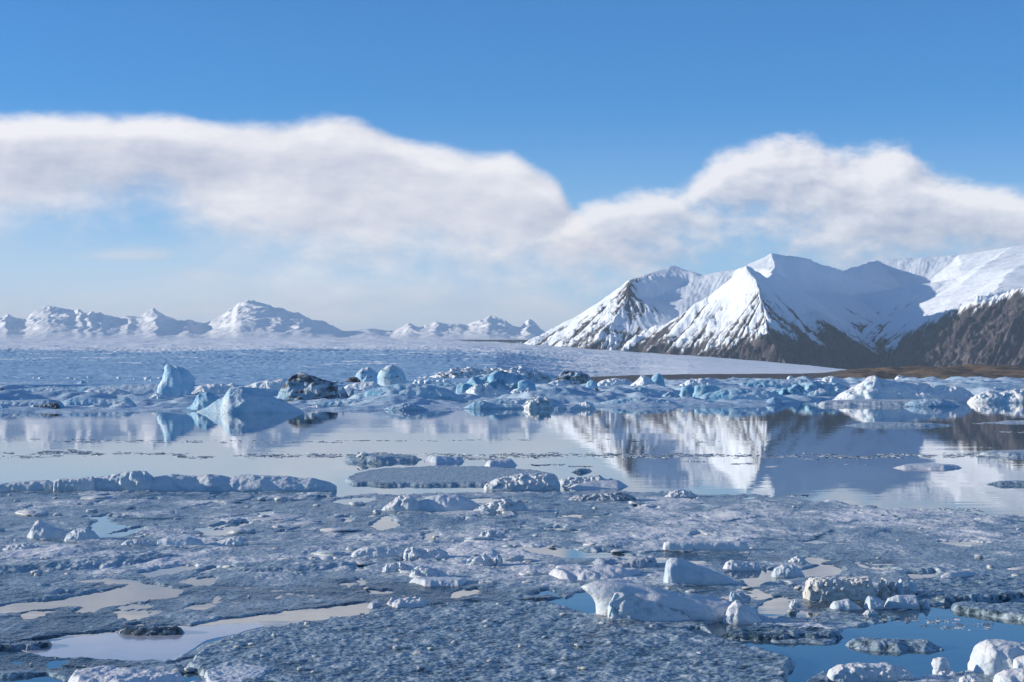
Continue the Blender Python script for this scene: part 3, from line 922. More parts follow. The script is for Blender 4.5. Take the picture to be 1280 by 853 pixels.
berg("iceberg", "low smooth blue iceberg tapering to a lit tip beside the shore", ib, [(68, 509.5), (78, 502), (90, 497.5), (110, 497.5), (140, 499), (160, 498), (167, 503), (171, 509)], 510, 0.35, M_BERG, group=BG, rough=.08)
berg("iceberg", "long snowy iceberg mound at the left edge of the shore", ib, [(-40, 510), (-10, 502), (0, 501), (30, 500), (60, 499), (76, 502), (80, 510)], 511.5, 0.3, M_LAKEICE, group=BG, rough=.08)
berg("iceberg", "dark brown dirty ice heap in front of the left snowy mound", ib, [(27, 512), (40, 507), (55, 505), (72, 503), (76, 510)], 512.5, 0.3, M_BERG_D, group=BG, rough=.15)
berg("iceberg", "small smooth blue ice lump on the shore at the left edge", ib, [(-20, 514), (-12, 508), (2, 506), (9, 508), (12, 513)], 514, 0.6, M_BERG, group=BG)
berg("iceberg", "small pointed blue iceberg before the glacier at the left", ib, [(84, 484), (95, 480), (103, 475.5), (110, 480), (115, 484)], 485, 0.6, M_BERG, group=BG)
tower = loft("iceberg", "tall pale blue iceberg tower with a hooked top", ib, [(455, 207.5, 212), (457, 207, 215), (461, 207, 219), (468, 207, 222), (476, 205, 224), (484, 200, 226), (492, 197, 226), (500, 195, 224), (506, 196, 222)],
             505.5, M_CONE, depth=.8, rough=.10, ns=.5, group=BG)
loft("lobe", "", "", [(457.5, 214, 224), (460, 213, 230), (464, 213, 234), (469, 214, 237), (472, 215, 240), (480, 214, 241), (488, 213, 240), (496, 212, 236), (502, 211, 229)], 503.5, M_CONE, depth=.7, rough=.10, ns=.5, parent=tower, cap=.2)
berg("foot", "", "", [(186, 505), (190, 495), (195, 491), (203, 496), (213, 500), (219, 505)], 506, 0.7, M_BERG_W, parent=tower, rough=.25)
berg("iceberg", "pale slab of ice with a curved top behind the two left cones", ib, [(238, 490), (242, 484), (255, 481), (270, 480), (285, 480.5), (292, 479), (296, 483), (301, 490)], 498, 0.5, M_BERG_W, group=BG, p=3)
berg("iceberg", "smooth rounded white iceberg leaning against the broad cone", ib, [(230, 513), (240, 506), (245, 497), (250, 491), (260, 490), (270, 494), (285, 503), (293, 513)], 514, 0.6, M_BERG, group=BG, rough=.08)
berg("iceberg", "broad cone shaped iceberg, white on its left and blue on its right", ib, [(246, 515), (265, 506), (280, 497), (290, 485.5), (297, 484), (305, 485), (312, 487), (325, 491), (340, 495), (350, 500), (362, 505), (380, 514)], 516, 0.65, M_CONE, group=BG, rough=.12, p=1.6, q=1.2, lean=-.05)
berg("iceberg", "low white ridge of ice between the broad cone and the dirty peak", ib, [(296, 491), (310, 482), (325, 477), (340, 474), (355, 474), (365, 478), (373, 490)], 496, 0.5, M_BERG_W, group=BG, rough=.12)
berg("iceberg", "large grey iceberg peak with dark dirt layers sloping right", ib, [(345, 501), (350, 489), (358, 479), (366, 472), (374, 466), (382, 467.5), (395, 472), (405, 476), (420, 479), (428, 484), (438, 488), (442, 492), (437, 497), (425, 500)], 501.5, 0.5, M_BERG_D, group=BG, rough=.16, facet=.7)
berg("iceberg", "small cone shaped iceberg with a dark streak beside the dome", ib, [(443, 479), (447, 466), (452, 460), (460, 459), (466, 462), (472, 467), (476, 479)], 484, 0.8, M_BERG_S, group=BG, rough=.1)
berg("boulder", "dark brown dirt heap at the foot of the small cone iceberg", "dirt heap", [(431, 479), (437, 473), (445, 471.5), (451, 474), (453, 479)], 484, 0.8, M_MORAINE, snow=.1, rough=.25)
loft("iceberg", "rounded dome iceberg with a grey smear on its left face", ib, [(456, 486, 494), (458, 480, 499), (462, 476, 502), (467, 473.5, 505), (472, 472, 507), (477, 472, 508), (481, 473, 508.5), (486, 474, 509)], 488, M_BERG_S, depth=.8, rough=.06, group=BG, ex=2.2, cap=.3)
berg("iceberg", "flat pale iceberg in front of the small cone and its dirt heap", ib, [(423, 490), (435, 481), (450, 478), (468, 477), (478, 484), (482, 491)], 494, 0.5, M_BERG_W, group=BG, rough=.06)
berg("iceberg", "wide blue iceberg mound in front of the dome", ib, [(430, 501), (445, 493), (460, 489), (475, 484), (490, 481), (505, 480), (525, 480), (545, 483), (560, 487), (575, 495), (586, 502)], 503, 0.4, M_BERG, group=BG, rough=.1)
berg("iceberg", "low pale ice swell at the waterline below the wide blue mound", ib, [(478, 512.5), (490, 507), (505, 504), (520, 506), (536, 512)], 513, 0.5, M_LAKEICE, group=BG)
berg("iceberg", "low white ridge of crumbled ice, jagged on top, in the middle of the shore", ib, [(577, 498), (584, 490), (590, 485), (598, 480.5), (604, 484), (608, 478.5), (615, 486), (625, 487), (637, 489), (641, 498)], 499, 0.5, M_BERG_W, group=BG, rough=.25)
berg("iceberg", "large pale blue iceberg behind the jagged ridge", ib, [(570, 484), (590, 474), (605, 469), (620, 465), (628, 463.5), (640, 468), (650, 469.5), (660, 474), (667, 480), (672, 492)], 495, 0.45, M_BERG, group=BG, rough=.18, facet=.7)
loft("iceberg", "blocky blue iceberg with an upright right side", ib, [(475, 650, 663), (478, 648, 666), (484, 648, 668), (490, 650, 670), (495, 652, 672)], 497, M_BERG, depth=.8, ex=4, rough=.08, group=BG)
berg("iceberg", "small broken white ice slab in front of the blocky blue iceberg", ib, [(633, 496), (640, 489), (648, 486), (654, 489), (660, 484.5), (664, 495)], 498, 0.6, M_BERG_W, group=BG, rough=.2)
berg("iceberg", "low pale iceberg at the waterline below the jagged ridge", ib, [(578, 511), (592, 503), (602, 501), (615, 504), (640, 505), (656, 511)], 511.5, 0.4, M_BERG, group=BG)
berg("iceberg", "crumbly white ice heap at the waterline", ib, [(651, 511), (658, 503), (663, 498), (668, 496), (674, 498), (681, 497), (688, 502), (692, 510)], 511.5, 0.6, M_BERG_W, group=BG, rough=.3)
berg("iceberg", "tiny white ice lump between the crumbly heap and the long white hump", ib, [(697, 511), (700, 506), (704, 505), (709, 511)], 511.5, 0.8, M_BERG_W, group=BG)
berg("iceberg", "long white hump of ice at the waterline", ib, [(712, 511), (722, 505), (733, 502), (740, 503), (744, 510)], 511.5, 0.6, M_BERG_W, group=BG)
berg("iceberg", "flat topped black and white dirty iceberg before the glacier", ib, [(691, 479), (698, 470), (705, 465), (715, 465), (725, 466), (733, 468), (738, 474), (741, 479)], 484, 0.5, M_BERG_D, group=BG, rough=.2, facet=.7, p=3)
berg("iceberg", "broad smooth blue ice swell in front of the dirty black and white iceberg", ib, [(655, 499), (690, 490), (715, 488), (735, 490), (752, 499)], 501, 0.4, M_BERG, group=BG, rough=.06)
berg("serac_field", "chaotic band of white lit ice spires below the glacier", "seracs", [(515, 478), (530, 473), (540, 472), (550, 467), (556, 469), (562, 465), (570, 460), (576, 464), (582, 462), (590, 459.5), (598, 463), (606, 460.5), (615, 463), (625, 462), (634, 464), (642, 460.5), (655, 459.5), (662, 464), (668, 463), (676, 467), (688, 474)],
     482, 0.3, M_BERG_W, rough=.30, ns=.35, facet=.8, nu=170, nv=70)
loft("iceberg", "small round pale blue iceberg beside a black rock", ib, [(475, 737, 741), (478, 734, 746), (483, 732, 747), (488, 733, 746)], 489, M_BERG, depth=.9, group=BG, cap=.3)
berg("boulder", "small black rock lying on the ice beside the round iceberg", "rock", [(742, 492), (744, 487), (746, 485), (748, 487), (749, 491)], 492, 0.8, M_MORAINE, snow=-.1, rough=.2)
berg("iceberg", "sunlit white pyramid iceberg with a blue hump at its right", ib, [(787, 485), (795, 476), (801, 470), (806, 470), (812, 474), (816, 478), (824, 486), (834, 489)], 490, 0.8, M_BERG_W, group=BG, rough=.15)
loft("iceberg", "pale blue ice hump standing on the shoulder of the white pyramid", ib, [(466.5, 820, 826), (469, 817, 828), (474, 815, 829), (480, 814, 830), (487, 813, 833)], 488, M_BERG, depth=.8, group=BG, cap=.3)
berg("iceberg", "wide low blue iceberg below the white pyramid", ib, [(752, 496), (775, 486), (800, 484), (825, 488), (845, 491), (852, 497)], 499, 0.4, M_BERG, group=BG, rough=.12)
berg("iceberg", "low white snow covered ice bank behind the round iceberg", ib, [(742, 482), (755, 475), (770, 473), (785, 475), (797, 482)], 485, 0.5, M_BERG_W, group=BG, rough=.2)
loft("iceberg", "narrow upright blue ice block, left one of the flat topped pair", ib, [(482, 853, 860), (484, 852, 866), (490, 851, 868), (497, 847, 871)], 499, M_BERG, depth=.8, ex=3.5, group=BG, rough=.08)
loft("iceberg", "wide upright blue ice block, right one of the flat topped pair", ib, [(481, 870, 893), (484, 869, 897), (491, 868, 901), (498, 865, 908)], 500, M_BERG, depth=.6, ex=3.5, group=BG, rough=.08)
berg("iceberg", "long bright blue iceberg tapering to the right", ib, [(862, 501), (880, 493), (900, 488), (920, 485.5), (940, 487), (955, 488), (970, 492), (985, 497), (1005, 503)], 504, 0.3, M_BERG, group=BG, rough=.1)
berg("iceberg", "small white dome of snow at the waterline before the long blue iceberg", ib, [(955, 505), (961, 499), (967, 496.5), (974, 499), (982, 505)], 506, 0.6, M_LAKEICE, group=BG, rough=.04)
berg("iceberg", "low pinkish white snow swell in front of the flat topped pair", ib, [(835, 505), (845, 499), (858, 496.5), (870, 499), (880, 504)], 505, 0.5, M_LAKEICE, group=BG)
berg("iceberg", "low lit ice bank behind the flat topped pair", ib, [(850, 481), (862, 475), (875, 473.5), (885, 474), (900, 477), (912, 482)], 487, 0.4, M_BERG_W, group=BG, rough=.2)
berg("iceberg", "crumbled blue shadowed ice ridge left of the long white mound", ib, [(958, 493), (970, 488), (990, 483.5), (1005, 480), (1015, 478), (1030, 480.5), (1045, 480), (1060, 486), (1068, 495)], 498, 0.4, M_BERG, group=BG, rough=.28, facet=.75)
loft("iceberg", "tiny upright white ice arch before the grey gravel bank", ib, [(470, 986, 989.5), (473, 984, 991), (478, 984.5, 991), (480, 984, 992)], 484, M_BERG_W, depth=.8, group=BG)
berg("iceberg", "pointed white iceberg between the tiny arch and the long mound", ib, [(1024, 479), (1030, 473), (1038, 470), (1048, 473), (1062, 479)], 486, 0.6, M_BERG_W, group=BG, rough=.12)
berg("iceberg", "long white iceberg mound with a scalloped front and a peaked hump", ib, [(1038, 502), (1050, 494), (1062, 487), (1075, 481), (1085, 473.5), (1092, 470.5), (1098, 473), (1110, 477), (1130, 479), (1150, 479.5), (1180, 482), (1205, 486), (1220, 498)], 503, 0.3, M_BERG_W, group=BG, rough=.16, ns=.5, facet=.7, nu=150, nv=60)
berg("iceberg", "low white scalloped iceberg at the right edge of the far shore", ib, [(1210, 501), (1222, 493), (1235, 489.5), (1250, 491), (1270, 487), (1300, 486), (1340, 490), (1370, 502)], 504, 0.3, M_BERG_W, group=BG, rough=.18, facet=.7, nu=120)
berg("iceberg", "smooth pale ice bank behind the scalloped iceberg at the right edge", ib, [(1170, 487), (1190, 482), (1230, 479), (1280, 479), (1330, 478), (1400, 488)], 492, 0.3, M_LAKEICE, group=BG, rough=.06)
floe("ice_floe", "flat snowy floe with dark dirty edge below the long white mound", "ice floe", [(1020, 506.5), (1038, 503), (1090, 501.5), (1150, 502), (1192, 502.5), (1206, 506), (1150, 508.6), (1080, 509), (1030, 508.6)], 0.7, M_FLOE, snow=.75, edge=5, rag=2, rough=.02, grain=.3)
berg("iceberg", "grey smooth hump lying on the flat floe below the long white mound", ib, [(1128, 508), (1140, 501), (1158, 498), (1175, 498.5), (1190, 503), (1200, 508)], 508.6, 0.5, M_LAKEICE, group=BG, rough=.05)

for pr_, yb_, lab_ in (
        ([(235, 494), (260, 487), (300, 484), (335, 486), (360, 492), (372, 497)], 498, "long blue ice ridge behind the broad cone"),
        ([(150, 503), (175, 499), (200, 498), (225, 500), (245, 504)], 506, "long low blue ice ridge at the foot of the tower"),
        ([(375, 507), (400, 502), (440, 499), (470, 501), (490, 506)], 508, "long low blue ice ridge before the dirty peak"),
        ([(585, 505), (620, 499), (650, 498), (680, 501), (700, 506)], 507, "long low blue ice ridge below the blocky berg"),
        ([(735, 507), (770, 499), (800, 497), (835, 500), (850, 506)], 508, "long low blue ice ridge below the white pyramid berg"),
        ([(905, 481), (950, 475), (1000, 474), (1030, 477), (1045, 482)], 487, "long pale ice ridge under the grey gravel bank"),
        ([(0, 489), (40, 485), (80, 484), (100, 487), (110, 490)], 492, "long low pale ice ridge behind the banded berg at left"),
        ([(510, 484), (550, 479), (590, 478), (620, 481), (640, 486)], 490, "long pale ice ridge before the seracs")):
    berg("iceberg", lab_, ib, pr_, yb_, .3, M_BERG, rough=.12, facet=.4, nu=90, group=BG)

# lower humps between the named bergs
_r = random.Random(23)
for zone, (xa, xb) in (("left", (-20, 430)), ("middle", (430, 850)), ("right", (850, 1290))):
    for _ in range(22):
        x = _r.uniform(xa, xb); t_ = _r.random()
        yb = {'left': 486 + 26 * t_, 'middle': 485 + 24 * t_, 'right': 483 + 16 * t_}[zone]
        w_ = _r.uniform(9, 34); h_ = w_ * _r.uniform(.12, .34)
        c_ = _r.uniform(.3, .7)
        prof = [(x - w_ / 2, yb - .5), (x - w_ * .3, yb - h_ * _r.uniform(.4, .8)), (x + w_ * (c_ - .5) * .5, yb - h_), (x + w_ * .28, yb - h_ * _r.uniform(.3, .8)), (x + w_ / 2, yb - .5)]
        berg("ice_hump", {'left': "low ice hump in the left third of the iceberg belt, between larger bergs", 'middle': "low ice hump in the middle of the iceberg belt, between larger bergs",
                          'right': "low ice hump in the right third of the iceberg belt, between larger bergs"}[zone], "ice hump", prof, yb, _r.uniform(.35, .7),
             _r.choice([M_BERG, M_BERG_W, M_LAKEICE, M_BERG_S]), rough=_r.uniform(.08, .3), facet=_r.uniform(.2, .8), nu=36, nv=26, group="low ice humps in the %s of the belt" % zone, z0=.15)

# small blocks: one set of shapes, copied
def block_mesh(name, mat, seed, n=18, m=12, ex=3.0, rough=.22, hs=1.0):
    th = np.linspace(0, 2 * math.pi, n, endpoint=False)[None, :]
    ph = np.linspace(0.02, math.pi - 0.02, m)[:, None]
    def pw(a): return np.sign(a) * np.abs(a) ** (2 / ex)
    X = pw(np.sin(ph)) * pw(np.cos(th)); Y = pw(np.sin(ph)) * pw(np.sin(th)); Z = pw(np.cos(ph)) + 0 * th
    k = 1 + rough * (fbm(X * 1.1 + seed, Y * 1.1, Z * 1.1, 3) + .6 * (ridged(X + seed, Y, Z, 2) - .5))
    v = np.stack([X * k * .5, Y * k * .5, Z * k * .5 * hs + .22 * hs], -1).reshape(-1, 3)
    o = mesh_np(name, v, grid_quads(m, n, closed=True)[:, ::-1], mat)
    return o


rnd = random.Random(11)
_far = [block_mesh("ice_block", M_BERG_W, 3.1 * i, ex=2.6, rough=.35, hs=.9) for i in range(5)]
_used = set()


def place(proto, x, y, z, s, label, cat, group, rz=None, sq=(1, 1, 1), tilt=.15):
    if proto.name in _used:
        o = proto.copy(); COL.objects.link(o)
    else:
        o = proto; _used.add(proto.name)
    o.location = (x, y, z); o.scale = (s * sq[0], s * sq[1], s * sq[2])
    o.rotation_euler = (rnd.uniform(-tilt, tilt), rnd.uniform(-tilt, tilt), rnd.uniform(0, 6.28) if rz is None else rz)
    return tag(o, label, cat, group)


def far_blocks(spots, label, group):
    """spots: column, row of the foot, height in survey pixels, width in survey pixels, distance in metres"""
    for px, py, h, w, Y in spots:
        x, y, z = pt(px, py, Y)
        s = w / FX * Y
        place(rnd.choice(_far), x, y, z - .25 * h / FX * Y, s, label, "ice block", group, sq=(1, .8, 1.15 * h / max(w, .1)))


far_blocks([(1126, 476, 11, 15, 1500), (1145, 477, 8, 11, 1480), (1163, 477, 5, 9, 1500)], "white ice block in the trio standing against the brown moraine", "white block trio")
far_blocks([(906 + i * 12.3 + rnd.uniform(-5, 5), rnd.uniform(477, 480), rnd.uniform(2.5, 5.5), rnd.uniform(5, 12), rnd.uniform(1300, 1500)) for i in range(11)],
           "small white ice block in the row under the grey gravel bank", "blocks under the gravel bank")
far_blocks([(1064 + i * 6.4 + rnd.uniform(-4, 4), rnd.uniform(477, 480), rnd.uniform(2.0, 4.5), rnd.uniform(4, 11), rnd.uniform(1300, 1500)) for i in range(36)],
           "small sunlit ice block in the row before the brown moraine", "blocks before the moraine")
far_blocks([(rnd.uniform(-10, 250), rnd.uniform(472, 483), rnd.uniform(1.5, 3), rnd.uniform(3, 9), rnd.uniform(1000, 1200)) for i in range(34)],
           "small lit ice block below the glacier behind the left icebergs", "blocks below the glacier")
far_blocks([(rnd.uniform(506, 562), rnd.uniform(476, 481), rnd.uniform(3, 5.5), rnd.uniform(5, 11), rnd.uniform(950, 1150)) for i in range(16)],
           "bright sunlit ice block in the heap right of the dome iceberg", "bright block heap")
far_blocks([(420, 478, 3, 6, 900), (427, 478.5, 2.5, 6, 900)], "bright lit ice block left of the dark dirt heap", "pair of bright blocks")

# ------------------------------------------------------------------ the slush that fills the near water
TOPL = [(-400, 610), (0, 611), (60, 612), (200, 613), (420, 613), (470, 611), (600, 612.5), (790, 613), (870, 615), (950, 618), (1050, 628), (1150, 637), (1280, 645), (1700, 662)]
HOLES = [
    [(-60, 768), (0, 760), (60, 752), (130, 742), (165, 732), (190, 733), (226, 738), (215, 745), (172, 752), (130, 757), (75, 758), (0, 767)],
    [(-40, 812), (25, 806), (130, 792), (200, 785), (240, 783), (330, 770), (400, 762), (457, 756), (456, 768), (400, 777), (330, 786), (285, 795), (252, 805), (235, 816), (215, 826), (150, 824), (60, 819), (30, 815)],
    [(178, 717), (200, 712), (242, 709.5), (220, 716), (185, 720)], [(238, 729), (265, 724), (258, 732)], [(114, 663), (128, 648), (140, 657), (156, 660), (125, 666)],
    [(468, 657), (485, 647), (499, 656), (475, 661)], [(699, 757), (722, 744), (738, 741), (744, 765), (715, 767)],
    [(900, 801), (960, 806), (1045, 806), (1060, 788), (1128, 776), (1150, 770), (1138, 764), (1180, 758), (1230, 756), (1300, 753), (1500, 750), (1500, 838), (1215, 838), (1150, 846), (1050, 850), (1030, 838), (1004, 852), (1010, 905), (984, 905), (983, 853), (1000, 830), (960, 816)],
    [(884, 783), (905, 776), (930, 777), (944, 781), (925, 791), (903, 793)], [(855, 789), (875, 787), (880, 793), (862, 795)],
    [(948, 765), (958, 757), (975, 749), (988, 764), (968, 772)], [(915, 718), (930, 712), (958, 713), (985, 716), (1003, 722), (960, 727), (940, 732)],
    [(1003, 714), (1030, 708), (1052, 713), (1040, 720), (1015, 718)], [(1138, 719), (1166, 717), (1152, 728)], [(250, 663), (282, 664), (286, 667), (262, 667)],
    [(646, 685), (700, 687), (830, 700), (838, 704), (780, 701), (690, 693)], [(-30, 850), (60, 846), (75, 852), (-30, 862)], [(205, 848), (245, 842), (255, 850), (225, 858)],
    [(420, 611), (432, 606), (800, 606), (770, 613), (600, 614), (450, 617), (425, 620)], [(575, 628), (600, 625), (640, 626), (612, 629)], [(420, 627), (445, 624), (462, 625), (440, 629)],
]
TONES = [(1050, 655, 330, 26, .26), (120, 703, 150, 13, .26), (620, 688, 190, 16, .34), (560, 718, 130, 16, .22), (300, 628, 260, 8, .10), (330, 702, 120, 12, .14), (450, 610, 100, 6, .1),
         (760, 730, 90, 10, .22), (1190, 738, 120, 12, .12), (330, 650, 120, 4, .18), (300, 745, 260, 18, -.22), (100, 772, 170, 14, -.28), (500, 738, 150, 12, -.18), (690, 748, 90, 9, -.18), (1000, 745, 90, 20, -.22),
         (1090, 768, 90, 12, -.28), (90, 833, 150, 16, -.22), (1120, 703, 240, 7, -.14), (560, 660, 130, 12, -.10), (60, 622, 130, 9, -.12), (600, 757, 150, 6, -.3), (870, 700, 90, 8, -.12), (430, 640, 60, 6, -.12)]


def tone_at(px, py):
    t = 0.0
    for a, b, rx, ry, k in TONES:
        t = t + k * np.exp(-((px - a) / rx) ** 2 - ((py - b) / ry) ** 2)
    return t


def slush_level(px, py, X, Y):
    d = (py - np.interp(px, [a for a, _ in TOPL], [b for _, b in TOPL])) * 2.5
    for h in HOLES:
        d = np.minimum(d, -sdf(h, px, py))
    low = tone_at(px, py)
    d = np.minimum(d, 26.0 * (0.70 + 1.1 * np.clip(low, -.15, .25) - fbm(X / 1.7, Y / 5.5, 61.0, 4)))
    return d + 5.0 * fbm(X / 0.9, Y / 2.2, 5.0, 4) + 2.0 * fbm(X / 0.22, Y / 0.5, 8.0, 2)


def plates(X, Y, cx, cy, seed):
    """floe plates: a value per plate and the distance to the nearest seam"""
    x = X / cx + .35 * fbm(X / cx * .9, Y / cy * .9, seed + 1, 3); y = Y / cy + .35 * fbm(X / cx * .9, Y / cy * .9, seed + 2, 3)
    xi, yi = np.floor(x).astype(np.int32), np.floor(y).astype(np.int32)
    f1 = np.full(X.shape, 9.0); f2 = np.full(X.shape, 9.0); val = np.zeros(X.shape)
    for i in (-1, 0, 1):
        for j in (-1, 0, 1):
            h = _perm[(_perm[(xi + i) & 255] + ((yi + j) & 255) + int(seed)) & 255]
            h2 = _perm[(h + 77) & 255]; h3 = _perm[(h2 + 31) & 255]
            d = np.hypot(x - (xi + i + h / 256.0), y - (yi + j + h2 / 256.0))
            new = d < f1
            f2 = np.where(new, f1, np.minimum(f2, d)); val = np.where(new, h3 / 256.0, val); f1 = np.where(new, d, f1)
    return val, f2 - f1


def slush():
    px, py = np.meshgrid(np.linspace(-330, 1620, 1560), np.concatenate([np.linspace(600, 860, 560), np.linspace(860.8, 1000, 90)]))
    X, Y = at(px, py)
    d = slush_level(px, py, X, Y)
    e = sstep(d, -1.5, 8)
    tone = tone_at(px, py)
    n = fbm(X / 1.1, Y / 2.2, 1.0, 4)
    n2 = ridged(X / 0.7, Y / 1.6, 9.0, 3) - .6
    gz = np.abs(perlin(X / .13, Y / .16, 2.0)) + .7 * np.abs(perlin(X / .06, Y / .07, 7.0))
    pv, pe = plates(X, Y, 2.6, 4.2, 3); pv2, _ = plates(X, Y, .7, 1.3, 9)
    big = sstep(fbm(X / 8, Y / 14, 41.0, 2), -.35, .25)
    lum = np.clip(fbm(X / 2.0, Y / 3.4, 21.0, 3), 0, 1)
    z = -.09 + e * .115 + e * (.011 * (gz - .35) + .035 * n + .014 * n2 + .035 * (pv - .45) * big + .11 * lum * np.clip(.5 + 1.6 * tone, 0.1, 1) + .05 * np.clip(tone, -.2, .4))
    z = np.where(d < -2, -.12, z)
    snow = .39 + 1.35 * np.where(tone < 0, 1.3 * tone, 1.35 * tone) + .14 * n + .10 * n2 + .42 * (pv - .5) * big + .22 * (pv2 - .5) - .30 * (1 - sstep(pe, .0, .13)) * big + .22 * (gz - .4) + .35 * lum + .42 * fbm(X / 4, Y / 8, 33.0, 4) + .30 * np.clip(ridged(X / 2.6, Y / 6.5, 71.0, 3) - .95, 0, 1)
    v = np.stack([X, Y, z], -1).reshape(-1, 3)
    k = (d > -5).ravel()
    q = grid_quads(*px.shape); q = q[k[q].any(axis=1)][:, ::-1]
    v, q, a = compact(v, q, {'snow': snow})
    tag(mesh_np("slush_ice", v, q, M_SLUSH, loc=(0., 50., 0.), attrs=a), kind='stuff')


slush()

# ------------------------------------------------------------------ floes
FG = "floes in the near lagoon"
fl = "ice floe"
floe("ice_floe", "big floe of grey granular ice filling the bottom of the view", fl, [(246, 816), (285, 800), (330, 787), (400, 778), (470, 766), (560, 758), (640, 752), (700, 757), (730, 768), (800, 778), (850, 790), (895, 800), (950, 814), (998, 828), (985, 853), (1000, 905), (560, 930), (250, 905), (262, 850), (232, 836)],
     .11, M_FLOE, snow=.42, group=FG, rough=.011, grain=.055, lump=.03, rag=6, edge=9, step=1.05)
floe("ice_floe", "round flat grey floe with a smooth top in open water", fl, [(426, 601), (445, 592), (480, 586), (530, 583.5), (600, 584), (660, 588), (700, 594), (690, 603), (640, 608), (560, 609), (480, 609), (440, 607)], .13, M_FLOE, snow=.50, group=FG, rough=.015, rag=2.5, grain=.2, rim=.1, edge=6)
berg("ice_floe", "long thick blue grey floe with a rounded right end", fl, [(181, 612), (183, 602), (195, 596), (215, 593), (245, 595), (262, 593), (285, 596), (310, 593.5), (350, 595), (390, 598), (412, 602), (420, 607), (421, 612)], 614.5, 0.17, M_CHUNK_B, group=FG, rough=.12, ns=.9, p=1.8, q=1.25, ridge=.62, nu=190, nv=60, facet=.5)
berg("ice_floe", "low grey floe end at the left edge beside the white block", fl, [(-60, 613), (-40, 606), (0, 604), (40, 601), (60, 600.5), (67, 604), (69, 613)], 614, 0.2, M_CHUNK_B, group=FG, rough=.08, p=3, q=2)
berg("ice_floe", "white rectangular ice block at the left, slightly tilted", fl, [(67, 613), (69, 601), (75, 599), (95, 598), (116, 596), (120, 604), (121, 613)], 614.5, 0.35, M_CHUNK, group=FG, p=4, q=3, rough=.08)
berg("ice_floe", "tilted slab of ice with a lit edge left of the long blue grey floe", fl, [(112, 611), (118, 598), (130, 596), (150, 592), (175, 588.5), (183, 590), (192, 600), (196, 612)], 614.5, 0.4, M_CHUNK_B, group=FG, p=3, rough=.12, facet=.8)
berg("ice_chunk", "lumpy white ice ridge on the round flat floe", "ice chunk", [(604, 612), (608, 604), (620, 599), (640, 595), (655, 592.5), (680, 592), (694, 594), (698, 603), (700, 612)], 613, 0.45, M_CHUNK, rough=.2, ns=.4, group="chunks near the round floe")
floe("ice_floe", "flat white floe with a smooth tongue pointing right", fl, [(703, 611), (712, 607), (735, 604), (760, 600), (780, 603), (793, 609), (775, 613), (720, 614)], .26, M_CHUNK, group=FG, rough=.02, rag=1.2, edge=14, grain=.3)
berg("ice_chunk", "grey rubble ridge between the lumpy white ridge and the flat white floe", "ice chunk", [(695, 607), (702, 600), (712, 597), (730, 597), (750, 595), (765, 597), (760, 604)], 608, 0.6, M_CHUNK_B, rough=.3, group="chunks near the round floe")
floe("ice_floe", "dark thin floe lying beyond the rubble ridge", fl, [(708, 591), (720, 588), (740, 587.5), (745, 590), (725, 593)], .2, M_FLOE, snow=.3, group=FG, rag=1.5, grain=.3)
floe("ice_floe", "small white flat floe at the back rim of the round grey floe", fl, [(602, 584), (610, 580), (640, 579), (650, 582), (640, 585), (612, 586)], .35, M_CHUNK, group=FG, rag=1.5, grain=.3)
floe("ice_floe", "small pale floe with a thick left end on the brash line", fl, [(527, 577), (535, 574), (580, 575), (582, 578), (545, 580)], .35, M_CHUNK_B, group=FG, rag=1.5, grain=.3)
floe("ice_floe", "grey ragged floe on the brash line above the round floe", fl, [(428, 576), (440, 572), (470, 571), (530, 574), (520, 578), (470, 580), (440, 579)], .3, M_FLOE, snow=.5, group=FG, rag=3, grain=.3, lump=.1)
floe("ice_floe", "long flat floe drifting far out below the white mound", fl, [(1052, 532), (1075, 529.5), (1120, 529), (1180, 530.5), (1202, 532.5), (1150, 535), (1080, 535)], .32, M_FLOE, snow=.62, group=FG, rag=2, grain=.5)
floe("ice_floe", "long flat white floe with thin dark rim at the right", fl, [(1110, 585), (1140, 581), (1170, 580.5), (1200, 583), (1208, 586), (1180, 588.5), (1130, 588)], .18, M_CHUNK, group=FG, rag=1.5, grain=.3)
floe("ice_floe", "small dark edged floe cut by the right edge below the white rimmed one", fl, [(1224, 606), (1240, 603.5), (1270, 603), (1340, 604), (1340, 609), (1250, 608.5)], .18, M_FLOE, snow=.5, group=FG, rag=2, grain=.3)
floe("ice_floe", "pale flat floe touching the right edge on the brash line", fl, [(1216, 569), (1240, 565), (1290, 564), (1380, 566), (1380, 573), (1260, 573)], .25, M_FLOE, snow=.75, group=FG, rag=2, grain=.3)
floe("ice_floe", "faint pale floe sheet at the right edge near the far shore", fl, [(1215, 529), (1250, 526.5), (1290, 525), (1400, 525), (1400, 531), (1260, 531)], .2, M_FLOE, snow=.7, group=FG, rag=2, grain=.5)
floe("ice_floe", "dark lens shaped floe alone in the lower left pool", fl, [(134, 792), (150, 786), (185, 784), (225, 785), (241, 791), (230, 797), (180, 798), (155, 796)], .13, M_BRASH, snow=.05, group=FG, rag=2, grain=.06, edge=14, lump=.04)
floe("ice_floe", "dark thin floe reaching into the lower left pool from the left", fl, [(-20, 812), (10, 806), (45, 803), (68, 804), (66, 810), (40, 814), (0, 816)], .09, M_BRASH, snow=.18, group=FG, rag=5, grain=.06)
berg("ice_floe", "white flat slab with a straight front edge on the right slush", fl, [(828, 689), (830, 679), (836, 676.5), (870, 676), (925, 677), (934, 680), (936, 689)], 690, .22, M_CHUNK, group=FG, p=4, q=3, rough=.07, ns=1.2, facet=.2, nu=100)
floe("ice_floe", "long dark wedge of grey ice between the two blue pools at right", fl, [(886, 799), (905, 791), (945, 783), (985, 785), (1050, 791), (1062, 798), (1040, 804), (980, 804.5), (920, 802)], .12, M_FLOE, snow=.22, group=FG, rag=3, grain=.06, lump=.05, edge=12, rough=.012)
